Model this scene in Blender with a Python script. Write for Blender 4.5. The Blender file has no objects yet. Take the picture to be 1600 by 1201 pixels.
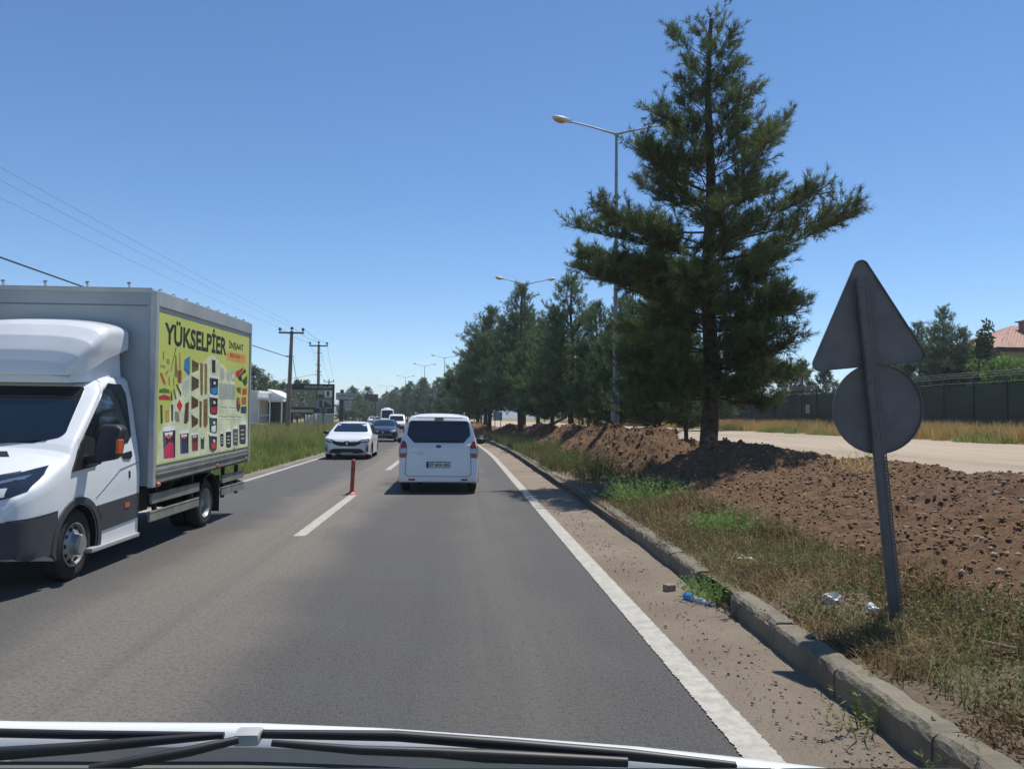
import bpy, bmesh, math, random
import numpy as np
from mathutils import Vector, Matrix
from mathutils.bvhtree import BVHTree
R = math.radians
sc = bpy.context.scene
COL = sc.collection

# ------------------------------------------------------------------ camera, sky, sun, exposure
CAM_H = 1.7
FPX = 1200.0                      # focal length in pixels of the 1600 px wide photograph
YAW, PITCH, ROLL = R(4.05), R(2.4), R(0.6)
fw = Vector((math.sin(YAW)*math.cos(PITCH), math.cos(YAW)*math.cos(PITCH), math.sin(PITCH)))
rt = Vector((math.cos(YAW), -math.sin(YAW), 0))
up = rt.cross(fw)
rt2 = rt*math.cos(ROLL) + up*math.sin(ROLL)
up2 = up*math.cos(ROLL) - rt*math.sin(ROLL)
cam = bpy.data.cameras.new('camera')
cam.sensor_width = 36
cam.lens = 36*FPX/1600
cam.clip_start = 0.05
cam.clip_end = 6000
cam_o = bpy.data.objects.new('camera', cam)
COL.objects.link(cam_o)
cam_o.matrix_world = Matrix(((rt2.x, up2.x, -fw.x, 0), (rt2.y, up2.y, -fw.y, 0), (rt2.z, up2.z, -fw.z, CAM_H), (0, 0, 0, 1)))
sc.camera = cam_o

SUN = Vector((0.28, 0.30, 1.0)).normalized()
EL = math.asin(SUN.z)
AZ = math.atan2(SUN.x, SUN.y)
w = bpy.data.worlds.new('World')
sc.world = w
w.use_nodes = True
nt = w.node_tree
sky = nt.nodes.new('ShaderNodeTexSky')
sky.sky_type = 'NISHITA'
sky.sun_disc = False
sky.sun_elevation = EL
sky.sun_rotation = AZ
sky.altitude = 1800
sky.air_density = 1.0
sky.dust_density = 0.0
sky.ozone_density = 3.2
hs = nt.nodes.new('ShaderNodeHueSaturation'); hs.inputs['Saturation'].default_value = 1.13
nt.links.new(sky.outputs[0], hs.inputs['Color']); nt.links.new(hs.outputs[0], nt.nodes['Background'].inputs[0])
nt.nodes['Background'].inputs[1].default_value = 0.105
sun = bpy.data.lights.new('sun', 'SUN')
sun.energy = 4.0
sun.angle = R(0.53)
sun.color = (1.0, 0.95, 0.87)
sun_o = bpy.data.objects.new('sun', sun)
COL.objects.link(sun_o)
sun_o.rotation_euler = SUN.to_track_quat('Z', 'Y').to_euler()
sc.view_settings.view_transform = 'Standard'
sc.view_settings.look = 'None'
sc.view_settings.gamma = 1
sc.view_settings.exposure = 0.45

rng = np.random.default_rng(7)
random.seed(7)

def at(px, py, Y):
    """world point at forward distance Y seen at pixel (px, py) of the 1600 px photograph"""
    d = rt2*((px-800)/FPX) + up2*(-(py-600.5)/FPX) + fw
    return Vector((0, 0, CAM_H)) + d*(Y/d.y)

# the road bends left far ahead: lateral shift of its axis with distance
_cy = np.array([-40, 0, 30, 50, 80, 100, 134, 160, 204, 273, 420.])
_cx = np.array([0, 0, 0, -.45, -1.8, -3.2, -7.6, -12, -19.4, -31, -60.])
def _pchip(xk, yk):
    h = np.diff(xk); d = np.diff(yk)/h
    m = np.zeros_like(yk)
    for i in range(1, len(xk)-1):
        if d[i-1]*d[i] > 0:
            w1, w2 = 2*h[i]+h[i-1], h[i]+2*h[i-1]
            m[i] = (w1+w2)/(w1/d[i-1]+w2/d[i])
    m[0], m[-1] = d[0], d[-1]
    def f(x):
        x = np.asarray(x, float)
        i = np.clip(np.searchsorted(xk, x)-1, 0, len(h)-1)
        t = (x-xk[i])/h[i]
        return ((2*t**3-3*t**2+1)*yk[i] + (t**3-2*t**2+t)*h[i]*m[i] + (-2*t**3+3*t**2)*yk[i+1] + (t**3-t**2)*h[i]*m[i+1])
    return f
cX = _pchip(_cy, _cx)
def c(Y): return float(cX(Y))

# ------------------------------------------------------------------ materials
def srgb(h):
    v = [int(h[i:i+2], 16)/255 for i in (0, 2, 4)]
    return tuple(x/12.92 if x <= .04045 else ((x+.055)/1.055)**2.4 for x in v)

MATS = {}
def mat(name, col, rough=.6, metal=0., coat=0., col2=None, scale=4., bump=0., bscale=60., detail=6., spec=.5, lo=.35, hi=.65, trans=0., emit=0.):
    """Principled material; with col2 the base colour wanders between two real colours by noise in object space"""
    if name in MATS: return MATS[name]
    m = bpy.data.materials.new(name)
    m.use_nodes = True
    n, l = m.node_tree.nodes, m.node_tree.links
    b = n['Principled BSDF']
    b.inputs['Base Color'].default_value = (*col, 1)
    b.inputs['Roughness'].default_value = rough
    b.inputs['Metallic'].default_value = metal
    b.inputs['Coat Weight'].default_value = coat
    b.inputs['Coat Roughness'].default_value = .05
    b.inputs['Specular IOR Level'].default_value = spec
    if trans: b.inputs['Transmission Weight'].default_value = trans
    if emit:
        b.inputs['Emission Color'].default_value = (*col, 1); b.inputs['Emission Strength'].default_value = emit
    if col2 is not None or bump:
        tc = n.new('ShaderNodeTexCoord')
    if col2 is not None:
        t = n.new('ShaderNodeTexNoise'); t.inputs['Scale'].default_value = scale; t.inputs['Detail'].default_value = detail
        t.inputs['Roughness'].default_value = .6
        l.new(tc.outputs['Object'], t.inputs['Vector'])
        r = n.new('ShaderNodeValToRGB')
        r.color_ramp.elements[0].position = lo; r.color_ramp.elements[0].color = (*col, 1)
        r.color_ramp.elements[1].position = hi; r.color_ramp.elements[1].color = (*col2, 1)
        l.new(t.outputs['Fac'], r.inputs[0]); l.new(r.outputs[0], b.inputs['Base Color'])
    if bump:
        t2 = n.new('ShaderNodeTexNoise'); t2.inputs['Scale'].default_value = bscale; t2.inputs['Detail'].default_value = 5
        l.new(tc.outputs['Object'], t2.inputs['Vector'])
        bp = n.new('ShaderNodeBump'); bp.inputs['Strength'].default_value = bump; bp.inputs['Distance'].default_value = .02
        l.new(t2.outputs['Fac'], bp.inputs['Height']); l.new(bp.outputs[0], b.inputs['Normal'])
    MATS[name] = m
    return m
def flat(h, rough=.55):
    a = srgb(h); return mat('print_'+h, tuple(x*.82 for x in a), rough, col2=tuple(min(1, x*1.15) for x in a), scale=5)

class NG:
    """small helper to wire node materials"""
    def __init__(s, name, rough=.9):
        s.m = bpy.data.materials.new(name); s.m.use_nodes = True
        s.n, s.l = s.m.node_tree.nodes, s.m.node_tree.links
        s.b = s.n['Principled BSDF']; s.b.inputs['Roughness'].default_value = rough
        s.tc = s.n.new('ShaderNodeTexCoord')
        MATS[name] = s.m
    def noise(s, scale, detail=5, rough=.55, vec=None, dist=0., sc3=None):
        t = s.n.new('ShaderNodeTexNoise'); t.inputs['Scale'].default_value = scale; t.inputs['Detail'].default_value = detail
        t.inputs['Roughness'].default_value = rough; t.inputs['Distortion'].default_value = dist
        v = vec or s.tc.outputs['Object']
        if sc3:
            mp = s.n.new('ShaderNodeMapping'); mp.inputs['Scale'].default_value = sc3
            s.l.new(v, mp.inputs[0]); v = mp.outputs[0]
        s.l.new(v, t.inputs['Vector']); return t.outputs['Fac']
    def ramp(s, fac, stops):
        r = s.n.new('ShaderNodeValToRGB'); e = r.color_ramp.elements
        while len(e) < len(stops): e.new(.5)
        for k, (p, col) in enumerate(stops):
            e[k].position = p; e[k].color = (*col, 1) if len(col) == 3 else col
        s.l.new(fac, r.inputs[0]); return r.outputs[0]
    def mapr(s, v, a, b, c0=0., d=1.):
        r = s.n.new('ShaderNodeMapRange'); r.interpolation_type = 'SMOOTHSTEP'
        for k, x in enumerate((a, b, c0, d)): r.inputs[k+1].default_value = x
        s.l.new(v, r.inputs[0]); return r.outputs[0]
    def math(s, op, a, b):
        m = s.n.new('ShaderNodeMath'); m.operation = op
        for k, x in enumerate((a, b)):
            if isinstance(x, (int, float)): m.inputs[k].default_value = x
            else: s.l.new(x, m.inputs[k])
        return m.outputs[0]
    def mix(s, f, a, b):
        m = s.n.new('ShaderNodeMix'); m.data_type = 'RGBA'
        for k, x in ((0, f), (6, a), (7, b)):
            if isinstance(x, (int, float)): m.inputs[k].default_value = x
            elif isinstance(x, tuple): m.inputs[k].default_value = (*x, 1)
            else: s.l.new(x, m.inputs[k])
        return m.outputs[2]
    def sep(s, v):
        x = s.n.new('ShaderNodeSeparateXYZ'); s.l.new(v, x.inputs[0]); return x.outputs
    def base(s, v): s.l.new(v, s.b.inputs['Base Color'])
    def bump(s, h, st=.5, dist=.02):
        b = s.n.new('ShaderNodeBump'); b.inputs['Strength'].default_value = st; b.inputs['Distance'].default_value = dist
        s.l.new(h, b.inputs['Height']); s.l.new(b.outputs[0], s.b.inputs['Normal'])

# asphalt: bands run along the road, u = lateral metres stored in the UV map
g = NG('asphalt', .82)
uv = g.tc.outputs['UV']; U, V, _ = g.sep(uv)
wob = g.math('MULTIPLY', g.math('SUBTRACT', g.noise(.35, 4), .5), 1.6)
u = g.math('ADD', U, wob)
grain = g.noise(75, 4, .85)
blot = g.noise(.8, 6, .6)
streak = g.noise(1, 5, .6, uv, 0, (3.0, .06, 1))
dust = g.math('MULTIPLY', g.mapr(u, -3.6, -2.7), g.mapr(u, -2.0, -1.15, 1, 0))
dust = g.math('MULTIPLY', dust, g.mapr(streak, .2, .62, .45, 1))
dust2 = g.math('MULTIPLY', g.math('MULTIPLY', g.mapr(u, -.25, .35), g.mapr(u, .6, 1.15, 1, 0)), g.mapr(streak, .3, .7, .1, .4))
dust3 = g.math('MULTIPLY', g.mapr(u, -5.1, -5.9), .7)
base = g.ramp(grain, [(.36, srgb('302f2e')), (.64, srgb('6e6c69'))])
base = g.mix(g.mapr(blot, .35, .7, 0, .45), base, srgb('5a5a58'))
base = g.mix(g.mapr(streak, .5, .8, 0, .35), base, srgb('484745'))
fine = g.noise(34, 5, .85)
dust = g.math('MULTIPLY', dust, g.mapr(fine, .34, .62, .35, 1.15))
base = g.mix(g.math('MULTIPLY', dust, .62), base, srgb('8b8377'))
base = g.mix(dust2, base, srgb('78736a'))
base = g.mix(dust3, base, srgb('8b8377'))
spk = g.noise(45, 2, .9)
base = g.mix(g.mapr(spk, .70, .76, 0, .5), base, srgb('908c84'))
mid = g.noise(26, 5, .85)
base = g.mix(g.mapr(mid, .50, .66, 0, .65), base, srgb('333436'))
g.base(base); g.bump(g.math('ADD', grain, mid), .8, .015)
g.b.inputs['Specular IOR Level'].default_value = .35

g = NG('road_paint', .75)
n1 = g.noise(9, 7, .75); n2 = g.noise(130, 3, .7)
base = g.ramp(n1, [(.3, srgb('8a867c')), (.6, srgb('aeaaa0'))])
base = g.mix(g.mapr(n2, .60, .72, 0, .55), base, srgb('6a6762'))
g.base(base); g.bump(n2, .4, .008)

g = NG('dust_shoulder', .95)
n1 = g.noise(.9, 6, .6); n2 = g.noise(26, 6, .75); n3 = g.noise(90, 4, .8)
base = g.ramp(n1, [(.3, srgb('7d7060')), (.7, srgb('978a79'))])
base = g.mix(g.mapr(n2, .55, .72, 0, .6), base, srgb('645748'))
base = g.mix(g.mapr(n3, .62, .74, 0, .7), base, srgb('b0a694'))
g.base(base); g.bump(g.math('ADD', n2, n3), .8, .03)

g = NG('soil', .97)
n1 = g.noise(.7, 5, .6); n2 = g.noise(7, 8, .75); n3 = g.noise(38, 4, .75)
base = g.ramp(n2, [(.3, srgb('4e3827')), (.5, srgb('775a41')), (.72, srgb('9a7b5a'))])
base = g.mix(g.mapr(n1, .4, .65, 0, .5), base, srgb('80603f'))
base = g.mix(g.mapr(n3, .64, .74, 0, .6), base, srgb('9b8c7c'))
g.base(base); g.bump(g.math('ADD', n2, n3), 1., .06)

g = NG('verge_earth', .97)
n1 = g.noise(1.1, 6, .65); n2 = g.noise(22, 6, .75)
base = g.ramp(n1, [(.3, srgb('5d503e')), (.7, srgb('7d6f5a'))])
base = g.mix(g.mapr(n2, .5, .72, 0, .6), base, srgb('55473a'))
g.base(base); g.bump(n2, .9, .04)

g = NG('dirt_track', .95)
O = g.tc.outputs['UV']
n1 = g.noise(1, 6, .6, O, 0, (.5, .05, 1)); n2 = g.noise(2.2, 7, .75); n3 = g.noise(30, 4, .75)
base = g.ramp(n1, [(.3, srgb('9a8a77')), (.7, srgb('b7a893'))])
base = g.mix(g.mapr(n2, .55, .72, 0, .5), base, srgb('857562'))
base = g.mix(g.mapr(n3, .62, .72, 0, .5), base, srgb('6c6052'))
g.base(base); g.bump(g.math('ADD', n2, n3), .8, .06)

g = NG('field_ground', .97)
n1 = g.noise(.05, 6, .6); n2 = g.noise(1.5, 6, .7)
base = g.ramp(n1, [(.35, srgb('6f6a45')), (.65, srgb('8f825a'))])
base = g.mix(g.mapr(n2, .45, .7, 0, .6), base, srgb('5c6138'))
g.base(base); g.bump(n2, .7, .1)

g = NG('concrete_kerb', .92)
n1 = g.noise(2.5, 7, .65); n2 = g.noise(40, 5, .7)
base = g.ramp(n1, [(.3, srgb('625b4e')), (.7, srgb('837b6a'))])
base = g.mix(g.mapr(n2, .58, .7, 0, .6), base, srgb('5a5147'))
g.base(base); g.bump(g.math('ADD', n1, n2), .7, .02)

# ------------------------------------------------------------------ mesh helpers
def link(name, me, mats, parent=None, loc=None, smooth=None):
    if not isinstance(mats, (list, tuple)): mats = [mats]
    for m in mats: me.materials.append(MATS[m] if isinstance(m, str) else m)
    o = bpy.data.objects.new(name, me); COL.objects.link(o)
    if parent is not None: o.parent = parent
    if loc is not None: o.location = loc
    if smooth is not None:
        me.polygons.foreach_set('use_smooth', [True]*len(me.polygons))
        if smooth < 179: me.set_sharp_from_angle(angle=R(smooth))
    return o
def tag(o, label, cat, group=None, kind=None):
    if label: o['label'] = label
    if cat: o['category'] = cat
    if group: o['group'] = group
    if kind: o['kind'] = kind
    return o
def thing(name, label, cat, loc=(0, 0, 0), rz=0., group=None):
    o = bpy.data.objects.new(name, None); COL.objects.link(o)
    o.location = loc; o.rotation_euler = (0, 0, rz); o.empty_display_size = .2
    return tag(o, label, cat, group)
def struct(o): o['kind'] = 'structure'; return o
def stuff(o, label, cat): return tag(o, label, cat, None, 'stuff')
def copy_tree(o, parent=None):
    q = o.copy(); COL.objects.link(q)
    if parent is not None: q.parent = parent
    for ch in list(o.children): copy_tree(ch, q)
    return q

class B:
    """collects shapes into one mesh; mi is the current material slot"""
    def __init__(s): s.bm = bmesh.new(); s.mi = 0
    def face(s, vs):
        try: f = s.bm.faces.new(vs); f.material_index = s.mi; return f
        except ValueError: return None
    def v(s, p): return s.bm.verts.new(p)
    def poly(s, pts): return s.face([s.v(p) for p in pts])
    def box(s, cen, size, M=None, bev=0.):
        cen, h = Vector(cen), Vector(size)/2
        vs = []
        for x in (-1, 1):
            for y in (-1, 1):
                for z in (-1, 1):
                    p = Vector((x*h.x, y*h.y, z*h.z))
                    if M is not None: p = M @ p
                    vs.append(s.v(cen+p))
        fs = [s.face([vs[i] for i in q]) for q in ((0, 1, 3, 2), (4, 6, 7, 5), (0, 4, 5, 1), (2, 3, 7, 6), (0, 2, 6, 4), (1, 5, 7, 3))]
        if bev:
            es = set(e for f in fs for e in f.edges)
            r = bmesh.ops.bevel(s.bm, geom=list(es), offset=bev, segments=2, affect='EDGES', profile=.6)
            for f in r['faces']: f.material_index = s.mi
        return s
    def beam(s, p0, p1, wd, ht):
        """box from p0 to p1, wd across, ht in the up direction"""
        p0, p1 = Vector(p0), Vector(p1); d = (p1-p0); L = d.length; d.normalize()
        a = Vector((0, 0, 1)) if abs(d.z) < .95 else Vector((0, 1, 0))
        x = d.cross(a).normalized(); z = x.cross(d)
        M = Matrix((x, d, z)).transposed()
        return s.box((p0+p1)/2, (wd, L, ht), M)
    def tube(s, pts, rad, n=8, cap=True):
        pts = [Vector(p) for p in pts]
        if not isinstance(rad, (list, tuple, np.ndarray)): rad = [rad]*len(pts)
        rings = []; ref = None
        for i, p in enumerate(pts):
            d = (pts[min(i+1, len(pts)-1)]-pts[max(i-1, 0)]).normalized()
            if ref is None:
                ref = d.cross(Vector((0, 0, 1)) if abs(d.z) < .9 else Vector((1, 0, 0))).normalized()
            ref = (ref-d*ref.dot(d)).normalized(); t = d.cross(ref)
            rings.append([s.v(p+(ref*math.cos(2*math.pi*k/n)+t*math.sin(2*math.pi*k/n))*rad[i]) for k in range(n)])
        for a, b in zip(rings, rings[1:]):
            for k in range(n): s.face([a[k], a[(k+1) % n], b[(k+1) % n], b[k]])
        if cap: s.face(rings[0][::-1]); s.face(rings[-1])
        return s
    def lathe(s, prof, cen, axis='x', n=28, closed=False):
        """profile [(along, radius)] revolved round an axis through cen"""
        cen = Vector(cen); rings = []
        for a, r in prof:
            ring = []
            for k in range(n):
                q = 2*math.pi*k/n; cx_, sx_ = r*math.cos(q), r*math.sin(q)
                ring.append(s.v(cen+Vector({'x': (a, cx_, sx_), 'y': (sx_, a, cx_), 'z': (cx_, sx_, a)}[axis])))
            rings.append(ring)
        pr = list(zip(rings, rings[1:]))
        if closed: pr.append((rings[-1], rings[0]))
        for a, b in pr:
            for k in range(n): s.face([a[k], a[(k+1) % n], b[(k+1) % n], b[k]])
        if not closed: s.face(rings[0][::-1]); s.face(rings[-1])
        return s
    def prism(s, pts, off, rev=False):
        """polygon (3D points) extruded by vector off"""
        off = Vector(off); a = [s.v(p) for p in pts]; b = [s.v(Vector(p)+off) for p in pts]
        s.face(a[::-1]); s.face(b)
        n = len(a)
        for i in range(n): s.face([a[i], a[(i+1) % n], b[(i+1) % n], b[i]])
        return s
    def ellipsoid(s, cen, r, n=14, m=8, M=None):
        cen = Vector(cen); rings = []
        for j in range(1, m):
            th = math.pi*j/m; ring = []
            for k in range(n):
                q = 2*math.pi*k/n
                p = Vector((r[0]*math.sin(th)*math.cos(q), r[1]*math.sin(th)*math.sin(q), r[2]*math.cos(th)))
                ring.append(s.v(cen+(M @ p if M is not None else p)))
            rings.append(ring)
        P = Vector((0, 0, r[2])); 
        if M is not None: P = M @ P
        t, b = s.v(cen+P), s.v(cen-P)
        for k in range(n):
            s.face([t, rings[0][k], rings[0][(k+1) % n]]); s.face([b, rings[-1][(k+1) % n], rings[-1][k]])
        for a, c_ in zip(rings, rings[1:]):
            for k in range(n): s.face([a[k], c_[k], c_[(k+1) % n], a[(k+1) % n]])
        return s
    def obj(s, name, mats, parent=None, loc=None, smooth=None, fix=True):
        if fix: bmesh.ops.recalc_face_normals(s.bm, faces=s.bm.faces)
        me = bpy.data.meshes.new(name); s.bm.to_mesh(me); s.bm.free()
        return link(name, me, mats, parent, loc, smooth)

def np_mesh(name, V, F, uvs=None):
    """fast mesh from arrays: V (n,3), F (m,3) or (m,4)"""
    me = bpy.data.meshes.new(name); V = np.asarray(V, np.float32); F = np.asarray(F, np.int32); k = F.shape[1]
    me.vertices.add(len(V)); me.vertices.foreach_set('co', V.ravel())
    me.loops.add(F.size); me.loops.foreach_set('vertex_index', F.ravel())
    me.polygons.add(len(F)); me.polygons.foreach_set('loop_start', np.arange(0, F.size, k, dtype=np.int32))
    if uvs is not None:
        l = me.uv_layers.new(name='UVMap'); l.data.foreach_set('uv', np.asarray(uvs, np.float32)[F.ravel()].ravel())
    me.update(calc_edges=True)
    return me
def grid_mesh(name, us, ys, zf, curve=True):
    """sheet over lateral us and stations ys following the road bend; UV = (lateral, station) metres"""
    Ug, Yg = np.meshgrid(us, ys)
    X = Ug + (cX(Yg) if curve else 0)
    Z = zf(Ug, Yg)*np.ones_like(X)
    V = np.stack([X, Yg, Z], -1).reshape(-1, 3); n, m = Ug.shape
    i = np.arange(n*m).reshape(n, m)
    F = np.stack([i[:-1, :-1], i[:-1, 1:], i[1:, 1:], i[1:, :-1]], -1).reshape(-1, 4)
    return np_mesh(name, V, F, np.stack([Ug, Yg], -1).reshape(-1, 2))

# smooth value noise in numpy (for terrain)
_lat = np.random.default_rng(3).random((256, 256))
def vnoise(x, y):
    xi, yi = np.floor(x).astype(int), np.floor(y).astype(int)
    fx, fy = x-xi, y-yi; fx = fx*fx*(3-2*fx); fy = fy*fy*(3-2*fy)
    L = lambda a, b: _lat[a % 256, b % 256]
    return (L(xi, yi)*(1-fx)+L(xi+1, yi)*fx)*(1-fy) + (L(xi, yi+1)*(1-fx)+L(xi+1, yi+1)*fx)*fy - .5
def fbm(x, y, f=1., oct=4, gain=.5):
    a, s = 1., 0.
    for k in range(oct):
        s = s + a*vnoise(x*f+17.3*k, y*f+9.1*k); a *= gain; f *= 2.03
    return s

def text_mesh(b, txt, O, ux, uz, height, width=None, bold=0., align='L', shear=0.):
    """letters of txt as flat faces added to builder b; O origin (left end of the base line), ux/uz unit axes"""
    cu = bpy.data.curves.new('lettering', 'FONT'); cu.body = txt; cu.size = 1.; cu.offset = bold; cu.resolution_u = 3
    t = bpy.data.objects.new('lettering', cu); COL.objects.link(t)
    bpy.context.view_layer.update()
    me = t.to_mesh()
    co = np.array([v.co[:] for v in me.vertices]) if len(me.vertices) else np.zeros((0, 3))
    polys = [list(p.vertices) for p in me.polygons]
    t.to_mesh_clear(); bpy.data.objects.remove(t); bpy.data.curves.remove(cu)
    if not len(co): return
    cap = .72
    s = height/cap
    x0, x1 = co[:, 0].min(), co[:, 0].max()
    sx = s if width is None else width/(x1-x0)
    O, ux, uz = Vector(O), Vector(ux), Vector(uz)
    sh = {'L': 0, 'C': -.5, 'R': -1}[align]*(x1-x0)*sx
    vs = [b.v(O+ux*((p[0]-x0)*sx+sh)+uz*(p[1]*s)) for p in co]
    for p in polys: b.face([vs[i] for i in p])
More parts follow.
